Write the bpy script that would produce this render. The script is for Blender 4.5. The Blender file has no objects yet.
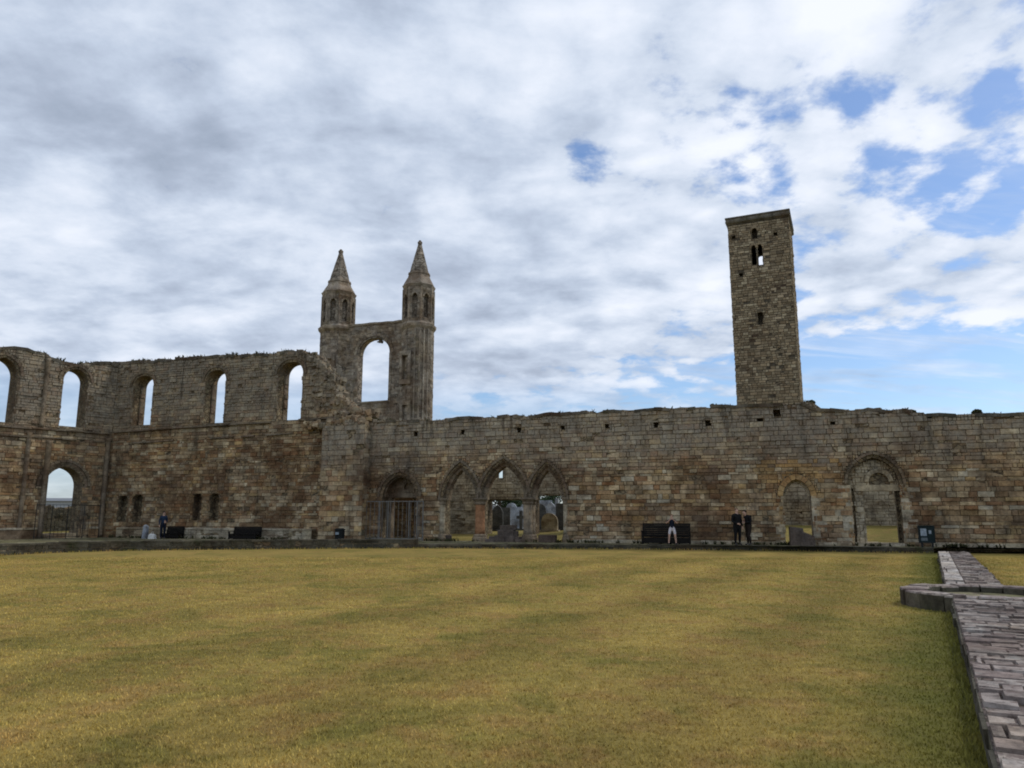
import bpy, bmesh, math, random
from mathutils import Vector, Matrix, Euler
import numpy as np

random.seed(7)
scene = bpy.context.scene
COL = scene.collection

# ------------------------------------------------------------------ camera
FPX, PITCH, EYE = 745.0, math.atan(131/745.0), 1.70
cam_data = bpy.data.cameras.new('camera')
cam_data.sensor_width = 36.0
cam_data.lens = FPX/1024*36
cam_data.clip_start, cam_data.clip_end = 0.05, 5000
cam = bpy.data.objects.new('camera', cam_data)
COL.objects.link(cam)
cam.location = (0, 0, EYE)
cam.rotation_euler = (math.pi/2+PITCH, 0, 0)
scene.camera = cam
CAM = Vector((0, 0, EYE))
CP, SP = math.cos(PITCH), math.sin(PITCH)

def ray(px, py):
    u, v = (px-512)/FPX, (384-py)/FPX
    return Vector((u, CP-v*SP, SP+v*CP))

def on_level(px, py, z=0.0):
    d = ray(px, py)
    return CAM+d*((z-EYE)/d.z)

def plan(px, Y):
    """plan position at depth Y under horizon pixel px"""
    return Vector(((px-512)/(FPX/CP)*Y, Y, 0))

# ------------------------------------------------------------------ mesh helpers
class MB:
    def __init__(self):
        self.v, self.f, self.m = [], [], []
    def face(self, pts, m=0):
        b = len(self.v)
        self.v.extend([tuple(p) for p in pts])
        self.f.append(tuple(range(b, b+len(pts))))
        self.m.append(m)
    def poly(self, pts, faces, m=0):
        b = len(self.v)
        self.v.extend([tuple(p) for p in pts])
        for f in faces:
            self.f.append(tuple(b+i for i in f)); self.m.append(m)
    def hexa(self, p, m=0):
        self.poly(p, [(0,3,2,1),(4,5,6,7),(0,1,5,4),(1,2,6,5),(2,3,7,6),(3,0,4,7)], m)
    def box(self, lo, hi, m=0, M=None):
        p = [Vector((x,y,z)) for z in (lo[2],hi[2]) for x,y in ((lo[0],lo[1]),(hi[0],lo[1]),(hi[0],hi[1]),(lo[0],hi[1]))]
        if M is not None: p = [M@q for q in p]
        self.hexa(p, m)
    def tube(self, pts, r, n=8, m=0, cap=True):
        """tube along points; r a number or list"""
        pts = [Vector(p) for p in pts]
        rs = r if isinstance(r, (list, tuple)) else [r]*len(pts)
        b = len(self.v)
        for i, p in enumerate(pts):
            d = (pts[min(i+1, len(pts)-1)]-pts[max(i-1, 0)]).normalized()
            a = d.orthogonal().normalized() if abs(d.z) < .99 else Vector((1,0,0))
            c = d.cross(a).normalized(); a = c.cross(d)
            for k in range(n):
                t = 2*math.pi*k/n
                self.v.append(tuple(p+(a*math.cos(t)+c*math.sin(t))*rs[i]))
        for i in range(len(pts)-1):
            for k in range(n):
                k2 = (k+1) % n
                self.f.append((b+i*n+k, b+i*n+k2, b+(i+1)*n+k2, b+(i+1)*n+k)); self.m.append(m)
        if cap:
            self.f.append(tuple(b+k for k in range(n))); self.m.append(m)
            self.f.append(tuple(b+(len(pts)-1)*n+k for k in range(n))); self.m.append(m)
    def build(self, name, mats, parent=None, smooth=False, origin=None):
        me = bpy.data.meshes.new(name)
        o3 = Vector(origin) if origin is not None else Vector((0,0,0))
        me.from_pydata([tuple(Vector(p)-o3) for p in self.v], [], self.f)
        for mm in (mats if isinstance(mats, (list, tuple)) else [mats]): me.materials.append(mm)
        me.polygons.foreach_set('material_index', self.m)
        if smooth: me.polygons.foreach_set('use_smooth', [True]*len(self.f))
        bm = bmesh.new(); bm.from_mesh(me)
        bmesh.ops.recalc_face_normals(bm, faces=bm.faces); bm.to_mesh(me); bm.free()
        o = bpy.data.objects.new(name, me); COL.objects.link(o)
        if parent is not None:
            o.parent = parent
            o.location = o3-parent.location if parent.rotation_euler.z == 0 else o3
        else:
            o.location = o3
        return o

def tag(o, label=None, cat=None, group=None, kind=None):
    if label: o['label'] = label
    if cat: o['category'] = cat
    if group: o['group'] = group
    if kind: o['kind'] = kind
    return o

def thing(name, label, cat, loc=(0,0,0), rz=0.0, group=None):
    o = bpy.data.objects.new(name, None); COL.objects.link(o)
    o.location = loc; o.rotation_euler = (0,0,rz); o.empty_display_size = .3
    return tag(o, label, cat, group)

def copy_tree(o, parent=None):
    c = o.copy(); COL.objects.link(c)
    if parent is not None: c.parent = parent
    for ch in [x for x in COL.objects if x.parent == o]: copy_tree(ch, c)
    return c

# ------------------------------------------------------------------ materials
def new_mat(name):
    m = bpy.data.materials.new(name); m.use_nodes = True
    nt = m.node_tree
    return m, nt, nt.nodes['Principled BSDF']

class N:
    """small node-building helper"""
    def __init__(self, nt): self.nt = nt
    def add(self, t, **kw):
        n = self.nt.nodes.new(t)
        for k, v in kw.items(): setattr(n, k, v)
        return n
    def link(self, a, b): self.nt.links.new(a, b)
    def put(self, sock, v):
        if isinstance(v, bpy.types.NodeSocket): self.link(v, sock)
        else: sock.default_value = v
    def math(self, op, a, b=0.0, c=None, clamp=False):
        n = self.add('ShaderNodeMath', operation=op, use_clamp=clamp)
        self.put(n.inputs[0], a); self.put(n.inputs[1], b)
        if c is not None: self.put(n.inputs[2], c)
        return n.outputs[0]
    def step(self, v, lo, hi, o0=0.0, o1=1.0):
        n = self.add('ShaderNodeMapRange', interpolation_type='SMOOTHSTEP')
        self.put(n.inputs[0], v)
        for i, x in enumerate((lo, hi, o0, o1)): n.inputs[i+1].default_value = x
        return n.outputs[0]
    def lin(self, v, lo, hi, o0=0.0, o1=1.0):
        n = self.add('ShaderNodeMapRange')
        self.put(n.inputs[0], v)
        for i, x in enumerate((lo, hi, o0, o1)): n.inputs[i+1].default_value = x
        return n.outputs[0]
    def noise(self, vec, scale, detail=5, rough=.55, dist=0.0):
        n = self.add('ShaderNodeTexNoise')
        n.inputs['Scale'].default_value = scale; n.inputs['Detail'].default_value = detail
        n.inputs['Roughness'].default_value = rough; n.inputs['Distortion'].default_value = dist
        self.link(vec, n.inputs['Vector'])
        return n.outputs['Fac']
    def mapping(self, vec, scale=(1,1,1), rot=(0,0,0), loc=(0,0,0)):
        n = self.add('ShaderNodeMapping')
        n.inputs['Scale'].default_value = scale; n.inputs['Rotation'].default_value = rot; n.inputs['Location'].default_value = loc
        self.link(vec, n.inputs['Vector'])
        return n.outputs[0]
    def mix(self, f, a, b, mode='MIX'):
        n = self.add('ShaderNodeMix', data_type='RGBA', blend_type=mode)
        self.put(n.inputs[0], f)
        for s, v in ((n.inputs[6], a), (n.inputs[7], b)):
            if isinstance(v, bpy.types.NodeSocket): self.link(v, s)
            else: s.default_value = (v[0], v[1], v[2], 1)
        return n.outputs[2]
    def ramp(self, f, stops, interp='LINEAR'):
        n = self.add('ShaderNodeValToRGB'); cr = n.color_ramp; cr.interpolation = interp
        while len(cr.elements) < len(stops): cr.elements.new(.5)
        for e, (p, c) in zip(cr.elements, stops):
            e.position = p; e.color = (c[0], c[1], c[2], 1)
        self.link(f, n.inputs[0])
        return n.outputs[0]
    def grey(self, v):
        n = self.add('ShaderNodeCombineColor')
        for i in range(3): self.link(v, n.inputs[i])
        return n.outputs[0]

def spread(cols):
    return [(i/max(1, len(cols)-1), c) for i, c in enumerate(cols)]

def stone_mat(name, cols, stain=(.075,.038,.02), stain_amt=.6, lichen=(.20,.19,.155), lichen_z=None, streak=.6, cells=None, gain=1.0, fine=1.0, moss=None, drift=1.0):
    """masonry: a colour for each stone (its own mesh island, or a voronoi cell for rubble), weathering stains, lichen, grain"""
    m, nt, bs = new_mat(name); k = N(nt)
    geo = k.add('ShaderNodeNewGeometry'); pos = geo.outputs['Position']
    if cells:
        mp = k.mapping(pos, cells)
        wob = k.add('ShaderNodeVectorMath', operation='MULTIPLY_ADD')
        nz = k.add('ShaderNodeTexNoise'); nz.inputs['Scale'].default_value = 1.5; k.link(mp, nz.inputs['Vector'])
        k.link(nz.outputs['Color'], wob.inputs[0]); wob.inputs[1].default_value = (.5,.5,.5); k.link(mp, wob.inputs[2])
        vo = k.add('ShaderNodeTexVoronoi', feature='F1'); vo.inputs['Scale'].default_value = 1; k.link(wob.outputs[0], vo.inputs['Vector'])
        sep = k.add('ShaderNodeSeparateColor'); k.link(vo.outputs['Color'], sep.inputs[0]); rnd = sep.outputs[0]
        ve = k.add('ShaderNodeTexVoronoi', feature='DISTANCE_TO_EDGE'); ve.inputs['Scale'].default_value = 1; k.link(wob.outputs[0], ve.inputs['Vector'])
        edge = k.step(ve.outputs['Distance'], .0, .10)
    else:
        rnd = geo.outputs['Random Per Island']; edge = None
    c = k.ramp(rnd, spread(cols))
    n1 = k.noise(pos, 1.7, 6, .6)
    c = k.mix(1.0, c, k.grey(k.lin(n1, .28, .72, (1-.42*drift)*gain, (1+.55*drift)*gain)), 'MULTIPLY')
    if not cells and drift > .6:
        c = k.mix(k.step(k.noise(pos, .55, 4, .6), .44, .62, .0, .6), c, k.mix(1.0, c, (1.20,1.10,.93), 'MULTIPLY'))
        c = k.mix(k.step(k.noise(k.mapping(pos, (1,1,2.2), (0,0,0), (7,3,1)), .8, 5, .65), .48, .64, 0, .75), c, k.mix(1.0, c, (.50,.44,.39), 'MULTIPLY'))
    n2 = k.noise(pos, .33, 5, .62)
    c = k.mix(k.step(n2, .46, .66, 0, stain_amt), c, stain)
    if lichen_z:
        sp = k.add('ShaderNodeSeparateXYZ'); k.link(pos, sp.inputs[0])
        hz = k.math('ADD', sp.outputs[2], k.lin(k.noise(pos, .5, 4), 0, 1, -2.2, 2.2))
        lf = k.math('MULTIPLY', k.step(hz, lichen_z[0], lichen_z[1]), k.lin(k.noise(pos, 3.0, 5), .3, .7, .35, .95))
        c = k.mix(lf, c, lichen)
    if streak:
        st = k.noise(k.mapping(pos, (1.1,1.1,.16)), 1.0, 6, .65)
        c = k.mix(k.step(st, .52, .72, 0, streak), c, (.035,.031,.024))
    if name.startswith('path_') and not cells:
        k_scale = 6.5
        c = k.mix(k.step(k.noise(pos, k_scale, 7, .7), .50, .60, 0, .8), c, (.105,.074,.064))
        c = k.mix(k.step(k.noise(pos, 2.2, 6, .7, .5), .55, .66, 0, .6), c, (.33,.31,.28))
    if lichen_z:
        t2 = k.noise(k.mapping(pos, (3.2,3.2,.28)), 1.0, 5, .6)
        hz2 = k.step(sp.outputs[2], lichen_z[1]-1.2, lichen_z[1]+1.2)
        c = k.mix(k.math('MULTIPLY', k.math('MULTIPLY', k.step(t2, .53, .68), hz2), .72), c, (.04,.034,.026))
    if moss:
        mn = k.noise(pos, 1.1, 6, .65)
        c = k.mix(k.step(mn, .54, .68, 0, .75), c, moss)
    g = k.noise(pos, 9.0, 6, .65)
    c = k.mix(1.0, c, k.grey(k.lin(g, .28, .72, 1-.34*fine, 1+.34*fine)), 'MULTIPLY')
    if edge is not None:
        c = k.mix(edge, (.065,.05,.035), c)
    k.link(c, bs.inputs['Base Color'])
    bs.inputs['Roughness'].default_value = .93; bs.inputs['Specular IOR Level'].default_value = .2
    h = k.math('ADD', k.math('MULTIPLY', n1, .5), g)
    if edge is not None: h = k.math('ADD', h, edge)
    bp = k.add('ShaderNodeBump'); bp.inputs['Strength'].default_value = .7; bp.inputs['Distance'].default_value = .05
    k.link(h, bp.inputs['Height']); k.link(bp.outputs[0], bs.inputs['Normal'])
    return m

def plain_mat(name, col, rough=.6, metal=0.0, var=.25, scale=8.0, bump=.2):
    m, nt, bs = new_mat(name); k = N(nt)
    geo = k.add('ShaderNodeNewGeometry')
    n = k.noise(geo.outputs['Position'], scale, 5, .6)
    c = k.mix(1.0, col, k.grey(k.lin(n, .25, .75, 1-var, 1+var)), 'MULTIPLY')
    k.link(c, bs.inputs['Base Color'])
    bs.inputs['Roughness'].default_value = max(rough, .65); bs.inputs['Metallic'].default_value = metal; bs.inputs['Specular IOR Level'].default_value = .15
    bp = k.add('ShaderNodeBump'); bp.inputs['Strength'].default_value = bump; bp.inputs['Distance'].default_value = .01
    k.link(n, bp.inputs['Height']); k.link(bp.outputs[0], bs.inputs['Normal'])
    return m

def warmer(cols, f): return [tuple(x*y for x, y in zip(c, f)) for c in cols]
WARM = warmer([(.13,.09,.058),(.30,.235,.155),(.20,.12,.07),(.26,.20,.14),(.37,.31,.22),(.23,.15,.085),(.16,.13,.10),(.33,.25,.14),(.25,.22,.17),(.42,.37,.28),(.18,.105,.06)], (1.06,.99,.88))
GREY = [(.17,.145,.118),(.28,.245,.20),(.22,.185,.145),(.35,.31,.25),(.15,.125,.10),(.30,.25,.195),(.25,.215,.175)]
M = {}
M['warm'] = stone_mat('warm_sandstone', WARM, lichen_z=(3.4,6.2), lichen=(.275,.25,.205), stain_amt=.72, gain=1.08)
M['nave'] = stone_mat('nave_sandstone', WARM, lichen_z=(6.0,9.4), lichen=(.235,.21,.165), stain=(.085,.042,.02), stain_amt=.7, gain=1.02)
M['west'] = stone_mat('west_sandstone', WARM, lichen_z=(5.2,9.0), lichen=(.25,.225,.18), gain=1.12)
M['mortar'] = stone_mat('rubble_core', [(.13,.10,.06),(.22,.17,.105),(.17,.12,.07),(.26,.21,.13),(.14,.115,.075)], cells=(3.2,3.2,4.6), streak=.4)
M['mouldings'] = stone_mat('moulded_stone', [(.14,.115,.085),(.2,.165,.12),(.17,.125,.09)], streak=.5, gain=.95)
M['pale'] = stone_mat('pale_dressed_stone', [(.34,.30,.22),(.42,.37,.28),(.30,.26,.19),(.38,.34,.26)], stain_amt=.25, streak=.35)
M['ochre'] = stone_mat('ochre_stone', [(.30,.19,.085),(.33,.235,.12),(.25,.15,.07)], stain_amt=.2, streak=.3)
M['orange'] = stone_mat('red_sandstone', [(.25,.125,.065),(.28,.15,.08)], stain_amt=.3, streak=.25)
M['buff'] = stone_mat('buff_shaft', [(.27,.22,.165),(.3,.25,.19)], stain_amt=.25, streak=.4)
M['gable'] = stone_mat('gable_stone', GREY, stain=(.13,.075,.038), stain_amt=.55, streak=.6, gain=1.0, lichen=(.2,.185,.13), moss=(.13,.11,.065))
M['spire'] = stone_mat('spire_stone', GREY, cells=(1.6,1.6,2.6), streak=.5, gain=1.0, stain_amt=.4)
M['tower'] = stone_mat('tower_stone', [(.10,.08,.055),(.27,.215,.14),(.19,.145,.09),(.40,.335,.23),(.16,.115,.07),(.34,.26,.165),(.13,.10,.065),(.40,.32,.215)], stain=(.11,.08,.05), stain_amt=.3, streak=.2, gain=1.1, drift=.4, fine=.6)
M['tower_core'] = stone_mat('tower_core_stone', [(.07,.058,.042),(.10,.085,.06)], cells=(2.6,2.6,4.2))
M['kerb'] = stone_mat('kerb_stone', [(.05,.046,.034),(.085,.078,.058),(.065,.06,.044),(.11,.10,.075)], streak=.5, stain_amt=.3, moss=(.035,.04,.014))
M['coping'] = stone_mat('weathered_coping', [(.07,.062,.048),(.11,.10,.078),(.14,.125,.10)], streak=.5, moss=(.055,.055,.03))
M['slab'] = stone_mat('path_slabs', [(.25,.215,.19),(.18,.145,.125),(.31,.275,.245),(.21,.17,.15),(.28,.245,.22),(.15,.12,.105)], stain=(.15,.095,.085), stain_amt=.6, streak=0, fine=1.4, moss=(.12,.095,.085))
M['slab_edge'] = stone_mat('path_edge_slabs', [(.34,.31,.285),(.4,.37,.34),(.30,.265,.245)], stain=(.2,.16,.145), stain_amt=.4, streak=0, fine=1.3)
M['slab_core'] = stone_mat('path_bed', [(.09,.068,.058),(.13,.10,.09)], cells=(5,5,5), streak=0)
M['grave'] = stone_mat('headstone_stone', [(.25,.28,.33),(.31,.34,.39),(.21,.24,.29)], streak=.4, stain_amt=.2, stain=(.12,.12,.11))
M['grave_dark'] = stone_mat('dark_headstone_stone', [(.06,.062,.062),(.085,.085,.08)], streak=.3, stain_amt=.2, stain=(.05,.05,.04))
M['grave_buff'] = stone_mat('buff_headstone_stone', [(.36,.30,.2),(.42,.35,.25)], streak=.3, stain_amt=.2)
M['block'] = stone_mat('loose_block_stone', [(.06,.05,.042),(.10,.08,.07),(.05,.043,.037)], streak=.3, stain_amt=.3)
M['wood'] = plain_mat('dark_bench_wood', (.010,.0085,.0075), .7, var=.35, scale=14)
M['iron'] = plain_mat('galvanised_bars', (.17,.165,.155), .55, .3)
M['black'] = plain_mat('black_metal', (.02,.022,.022), .5)
M['bin'] = plain_mat('dark_bin_metal', (.012,.014,.014), .5)
M['glass_slate'] = plain_mat('dark_slate', (.03,.033,.036), .5)
M['sign_face'] = plain_mat('sign_panel', (.010,.020,.021), .45)
M['sign_pale'] = plain_mat('sign_picture', (.25,.29,.33), .5, var=.5, scale=12)
M['white'] = plain_mat('white_plastic', (.6,.6,.57), .5)
M['skin'] = plain_mat('skin', (.52,.33,.25), .55, var=.08)
M['hair'] = plain_mat('dark_hair', (.04,.028,.02), .6)
M['fair_hair'] = plain_mat('fair_hair', (.23,.15,.09), .6)
M['navy'] = plain_mat('navy_cloth', (.018,.032,.062), .85)
M['dark_navy'] = plain_mat('dark_navy_cloth', (.010,.014,.026), .85)
M['black_cloth'] = plain_mat('black_cloth', (.009,.009,.010), .85)
M['brown_cloth'] = plain_mat('dark_brown_cloth', (.022,.016,.013), .85)
M['white_cloth'] = plain_mat('white_cloth', (.62,.58,.62), .85)
M['shoe'] = plain_mat('shoe_leather', (.05,.045,.045), .6)
M['foliage'] = plain_mat('dark_weed_leaf', (.045,.05,.02), .8, var=.5, scale=3)
M['dry_weed'] = plain_mat('dry_weed_leaf', (.09,.078,.038), .85, var=.5, scale=3)
M['leaf'] = plain_mat('tree_leaf', (.04,.062,.030), .8, var=.5, scale=2)
M['bark'] = plain_mat('bark', (.07,.055,.04), .9)

# path line in plan (from the left edge of the low stone path)
P_NEAR = on_level(952, 596, .28); P_AWAY = on_level(938, 551, .28)
PDIR = (P_AWAY-on_level(1000, 768, .28)); PDIR.z = 0; PDIR.normalize()
PNRM = Vector((-PDIR.y, PDIR.x, 0))          # to the left of the path

def lawn_nodes(k, pos):
    a = k.noise(pos, .30, 5, .6, .4)
    b = k.noise(k.mapping(pos, (1,.8,1), (0,0,.4)), 1.5, 6, .68)
    c = None
    c2 = k.noise(k.mapping(pos, (.75,1.5,1)), 3.4, 6, .72)
    c3 = k.noise(pos, 11, 5, .72)
    d4 = k.noise(pos, 46, 4, .75)
    straw, olive, brown, green = (.30,.225,.066), (.225,.180,.050), (.27,.180,.062), (.150,.138,.034)
    c = k.mix(k.step(a, .42, .58), straw, olive)
    c = k.mix(k.step(b, .47, .62, 0, .8), c, brown)
    c = k.mix(k.step(k.noise(pos, .62, 5, .65, .6), .51, .64, 0, .7), c, green)
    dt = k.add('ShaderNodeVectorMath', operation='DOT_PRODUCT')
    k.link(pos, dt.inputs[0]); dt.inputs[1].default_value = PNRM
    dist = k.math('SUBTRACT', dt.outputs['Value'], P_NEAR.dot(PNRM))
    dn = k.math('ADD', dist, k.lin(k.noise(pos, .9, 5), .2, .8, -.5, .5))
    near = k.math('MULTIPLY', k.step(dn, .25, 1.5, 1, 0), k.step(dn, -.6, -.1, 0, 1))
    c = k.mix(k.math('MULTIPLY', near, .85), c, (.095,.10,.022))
    c = k.mix(1.0, c, k.grey(k.lin(c2, .30, .70, .76, 1.24)), 'MULTIPLY')
    stripe = k.math('SINE', k.math('MULTIPLY', dist, 2*math.pi/3.1))
    c = k.mix(k.math('MULTIPLY', k.step(dist, 16, 9), 1.0), c, k.mix(1.0, c, k.grey(k.lin(stripe, -1, 1, .88, 1.10)), 'MULTIPLY'))
    c = k.mix(1.0, c, k.grey(k.lin(c3, .25, .75, .76, 1.24)), 'MULTIPLY')
    c = k.mix(1.0, c, k.grey(k.lin(d4, .25, .75, .74, 1.26)), 'MULTIPLY')
    return c, c3, d4

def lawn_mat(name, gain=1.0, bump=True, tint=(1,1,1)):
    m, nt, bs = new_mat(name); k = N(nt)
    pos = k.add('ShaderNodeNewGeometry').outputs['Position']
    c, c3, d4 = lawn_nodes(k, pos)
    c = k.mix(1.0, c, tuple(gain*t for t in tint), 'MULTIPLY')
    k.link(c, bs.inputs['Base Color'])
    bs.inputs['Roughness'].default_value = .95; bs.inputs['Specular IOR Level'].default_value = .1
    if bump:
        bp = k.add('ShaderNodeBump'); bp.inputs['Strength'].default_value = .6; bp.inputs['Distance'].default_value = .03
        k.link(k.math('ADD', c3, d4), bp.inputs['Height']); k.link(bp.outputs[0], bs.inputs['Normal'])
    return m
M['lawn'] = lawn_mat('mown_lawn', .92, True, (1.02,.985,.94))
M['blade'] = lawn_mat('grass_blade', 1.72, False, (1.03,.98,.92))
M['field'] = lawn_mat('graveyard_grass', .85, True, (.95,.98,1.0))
M['walk'] = stone_mat('worn_walk', [(.19,.165,.085),(.15,.14,.07),(.23,.20,.12)], cells=(1.3,1.3,1.3), streak=0, stain=(.10,.10,.04), stain_amt=.6, moss=(.12,.12,.045))

# ------------------------------------------------------------------ plan of the ruin
class Frame:
    """vertical plane: s along t, z up, d outwards along n"""
    def __init__(self, o, t):
        self.o = Vector((o.x, o.y, 0)); self.t = Vector((t.x, t.y, 0)).normalized()
        self.n = Vector((self.t.y, -self.t.x, 0)); self.u = Vector((0,0,1))
    def P(self, s, z, d=0.0): return self.o+self.t*s+self.u*z+self.n*d
    def at(self, px, py, d=0.0):
        r = ray(px, py); o = self.o+self.n*d
        k = (o-CAM).dot(self.n)/r.dot(self.n)
        p = CAM+r*k
        return (p-o).dot(self.t), p.z
    def s(self, px, d=0.0): return self.at(px, 515, d)[0]
    def z(self, px, py, d=0.0): return self.at(px, py, d)[1]
    def shifted(self, d):
        f = Frame(self.o+self.n*d, self.t); return f
class FlatFrame(Frame):
    """horizontal plane at height h: s along t, z (second axis) along v, d upwards"""
    def __init__(self, o, t, v, h):
        self.o = Vector((o.x, o.y, h)); self.t = t; self.u = v; self.n = Vector((0,0,1))

def nave_depth(px): return 38*110/(82+.042*(px-130))
A_, B_ = plan(105, nave_depth(105)), plan(1000, nave_depth(1000))
NAVE = Frame(A_, B_-A_)                     # nave wall and cloister east wall share one line
wt = Vector((.62, .78, 0)).normalized()
WEST = Frame(A_-wt*16, wt)                  # west range, s = 16 at the corner
def q_nave(x, y): return -(Vector((x, y, 0))-NAVE.o).dot(NAVE.n)
def q_west(x, y): return -(Vector((x, y, 0))-WEST.o).dot(WEST.n)

WALK_Z = .22
def ground_z(x, y):
    q = max(q_nave(x, y), q_west(x, y))
    if q < .7: return -.06
    if q < 1.1: return -.06+(q-.7)/.4*.30
    k = max(0.0, min(1.0, ((Vector((x, y, 0))-NAVE.o).dot(NAVE.t)-28)/7))
    return .24+max(0, min(q_nave(x, y)-1.1, 11.5))*(.026+.062*k)

# ------------------------------------------------------------------ wall pieces
def arch_top(c, w, spring, h):
    """pointed (h > w) or round (h = w) arch of half width w, rise h"""
    R = (w*w+h*h)/(2*w)
    def f(s):
        x = min(abs(s-c), w)
        return spring+math.sqrt(max(0, R*R-(x+R-w)**2))
    return f
def arch_profile(c, w, spring, h, n, grow=0.0):
    """points along the arch from left springing to right springing, offset outwards by grow"""
    R = (w*w+h*h)/(2*w); top = math.acos(max(-1, min(1, (R-w)/R)))
    L = []
    half = max(2, n//2)
    for i in range(half+1):
        a = top*i/half
        L.append((R-w-(R+grow)*math.cos(a), spring+(R+grow)*math.sin(a)))
    if grow:
        L[-1] = (0, spring+math.sqrt(max(0, (R+grow)**2-(R-w)**2)))
    L = [(min(x, 0), z) for x, z in L]
    return [(c+x, z) for x, z in L]+[(c-x, z) for x, z in reversed(L[:-1])]

class Opening:
    def __init__(self, c, w, z0, spring, h, depth=None, ring=.25, square=False):
        self.c, self.w, self.z0, self.spring, self.h, self.depth, self.ring, self.square = c, w, z0, spring, h, depth, ring, square
        self.s0, self.s1 = c-w, c+w
        self.top = (lambda s: spring) if square else arch_top(c, w, spring, h)
    def samples(self):
        if self.square: return [self.s0, self.s1]
        return [self.c-self.w*math.cos(math.pi*i/18) for i in range(19)]
    def covers(self, s, z, ring=True):
        """inside the opening, or under its ring of arch stones"""
        g = self.ring if ring else 0
        if z < self.z0-.02: return False
        x = abs(s-self.c)
        if self.square: return x < self.w and z < self.spring
        if z <= self.spring: return x < self.w
        R = (self.w**2+self.h**2)/(2*self.w)
        return (x+R-self.w)**2+(z-self.spring)**2 < (R+g)**2

def wall_core(mb, F, s0, s1, z0, top, T, ops=(), m=0, step=.35, dtop=0.0):
    cuts = {s0, s1}
    x = s0
    while x < s1:
        cuts.add(x); x += step
    for o in ops:
        cuts.update(v for v in o.samples() if s0 < v < s1)
    cuts = sorted(cuts)
    cuts = [c for i, c in enumerate(cuts) if i == 0 or c-cuts[i-1] > 1e-5]
    for a, b in zip(cuts, cuts[1:]):
        mid = (a+b)/2
        for d in (0.0, -T):
            act = sorted([o for o in ops if o.s0 < mid < o.s1 and (d == 0 or o.depth is None)], key=lambda o: o.z0)
            la = lb = z0
            for o in act:
                if o.z0 > la+1e-4: mb.face([F.P(a,la,d),F.P(b,lb,d),F.P(b,o.z0,d),F.P(a,o.z0,d)], m)
                la, lb = o.top(a), o.top(b)
            mb.face([F.P(a,la,d),F.P(b,lb,d),F.P(b,top(b),d),F.P(a,top(a),d)], m)
        mb.face([F.P(a,top(a),0),F.P(b,top(b),0),F.P(b,top(b),-T),F.P(a,top(a),-T)], m)
    for e in (s0, s1):
        mb.face([F.P(e,z0,0),F.P(e,top(e),0),F.P(e,top(e),-T),F.P(e,z0,-T)], m)
    for o in ops:
        D = o.depth if o.depth is not None else T
        sm = o.samples()
        for a, b in zip(sm, sm[1:]):
            mb.face([F.P(a,o.top(a),0),F.P(b,o.top(b),0),F.P(b,o.top(b),-D),F.P(a,o.top(a),-D)], m)
            if o.depth is not None:
                mb.face([F.P(a,o.z0,-D),F.P(b,o.z0,-D),F.P(b,o.top(b),-D),F.P(a,o.top(a),-D)], m)
        if o.z0 > z0+1e-3:
            mb.face([F.P(o.s0,o.z0,0),F.P(o.s1,o.z0,0),F.P(o.s1,o.z0,-D),F.P(o.s0,o.z0,-D)], m)
        for e in (o.s0, o.s1):
            mb.face([F.P(e,o.z0,0),F.P(e,o.top(e),0),F.P(e,o.top(e),-D),F.P(e,o.z0,-D)], m)

def stone(mb, F, a, b, z, y, d, m, rng, inset=.013, back=-.04):
    i = min(inset, (b-a)*.25, (y-z)*.25)
    j = lambda: rng.uniform(-.4, .4)*i
    dd = [d+rng.uniform(-.008,.008) for _ in range(4)]
    p = [F.P(a,z,back),F.P(b,z,back),F.P(b,y,back),F.P(a,y,back),
         F.P(a+i+j(),z+i+j(),dd[0]),F.P(b-i+j(),z+i+j(),dd[1]),F.P(b-i+j(),y-i+j(),dd[2]),F.P(a+i+j(),y-i+j(),dd[3])]
    mb.poly(p, [(4,5,6,7),(0,1,5,4),(1,2,6,5),(2,3,7,6),(3,0,4,7)], m)

def masonry(mb, F, s0, s1, z0, z1, solid, m=0, rows=(.2,.38), lens=(.35,.95), proud=(0,.05), gap=.004, seed=1, miss=.015, minp=.16, mats=None):
    rng = random.Random(seed)
    def put(a, b, z, y, d, mm):
        pts = [(a,z),(b,z),(a,y),(b,y),((a+b)/2,z),((a+b)/2,y),(a,(z+y)/2),(b,(z+y)/2),((a+b)/2,(z+y)/2)]
        k = sum(1 for p in pts if solid(*p))
        if k == 0: return
        if k == 9:
            stone(mb, F, a+gap/2, b-gap/2, z+gap/2, y-gap/2, d, mm, rng); return
        if max(b-a, y-z) < minp:
            if solid((a+b)/2, (z+y)/2) and k >= 6: stone(mb, F, a+gap/2, b-gap/2, z+gap/2, y-gap/2, d, mm, rng)
            return
        if b-a > y-z:
            h = (a+b)/2; put(a,h,z,y,d,mm); put(h,b,z,y,d,mm)
        else:
            h = (z+y)/2; put(a,b,z,h,d,mm); put(a,b,h,y,d,mm)
    z = z0
    while z < z1-.05:
        h = min(rng.uniform(*rows), z1-z)
        if z1-z-h < .08: h = z1-z
        s = s0-rng.uniform(0, lens[0])
        while s < s1:
            l = rng.uniform(*lens)*(1 if rng.random() > .15 else .55)
            a, b = max(s, s0), min(s+l, s1)
            if b-a > .05 and rng.random() > miss:
                d = rng.uniform(*proud)
                if rng.random() < .06: d += rng.uniform(.01,.05)
                mm = m if mats is None else mats(rng, (a+b)/2, z)
                if h > .3 and l < .5 and rng.random() < .35:
                    put(a,b,z,z+h/2,d,mm); put(a,b,z+h/2,z+h,max(0,d-.015),mm)
                else:
                    put(a,b,z,z+h,d,mm)
            s += l
        z += h

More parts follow.
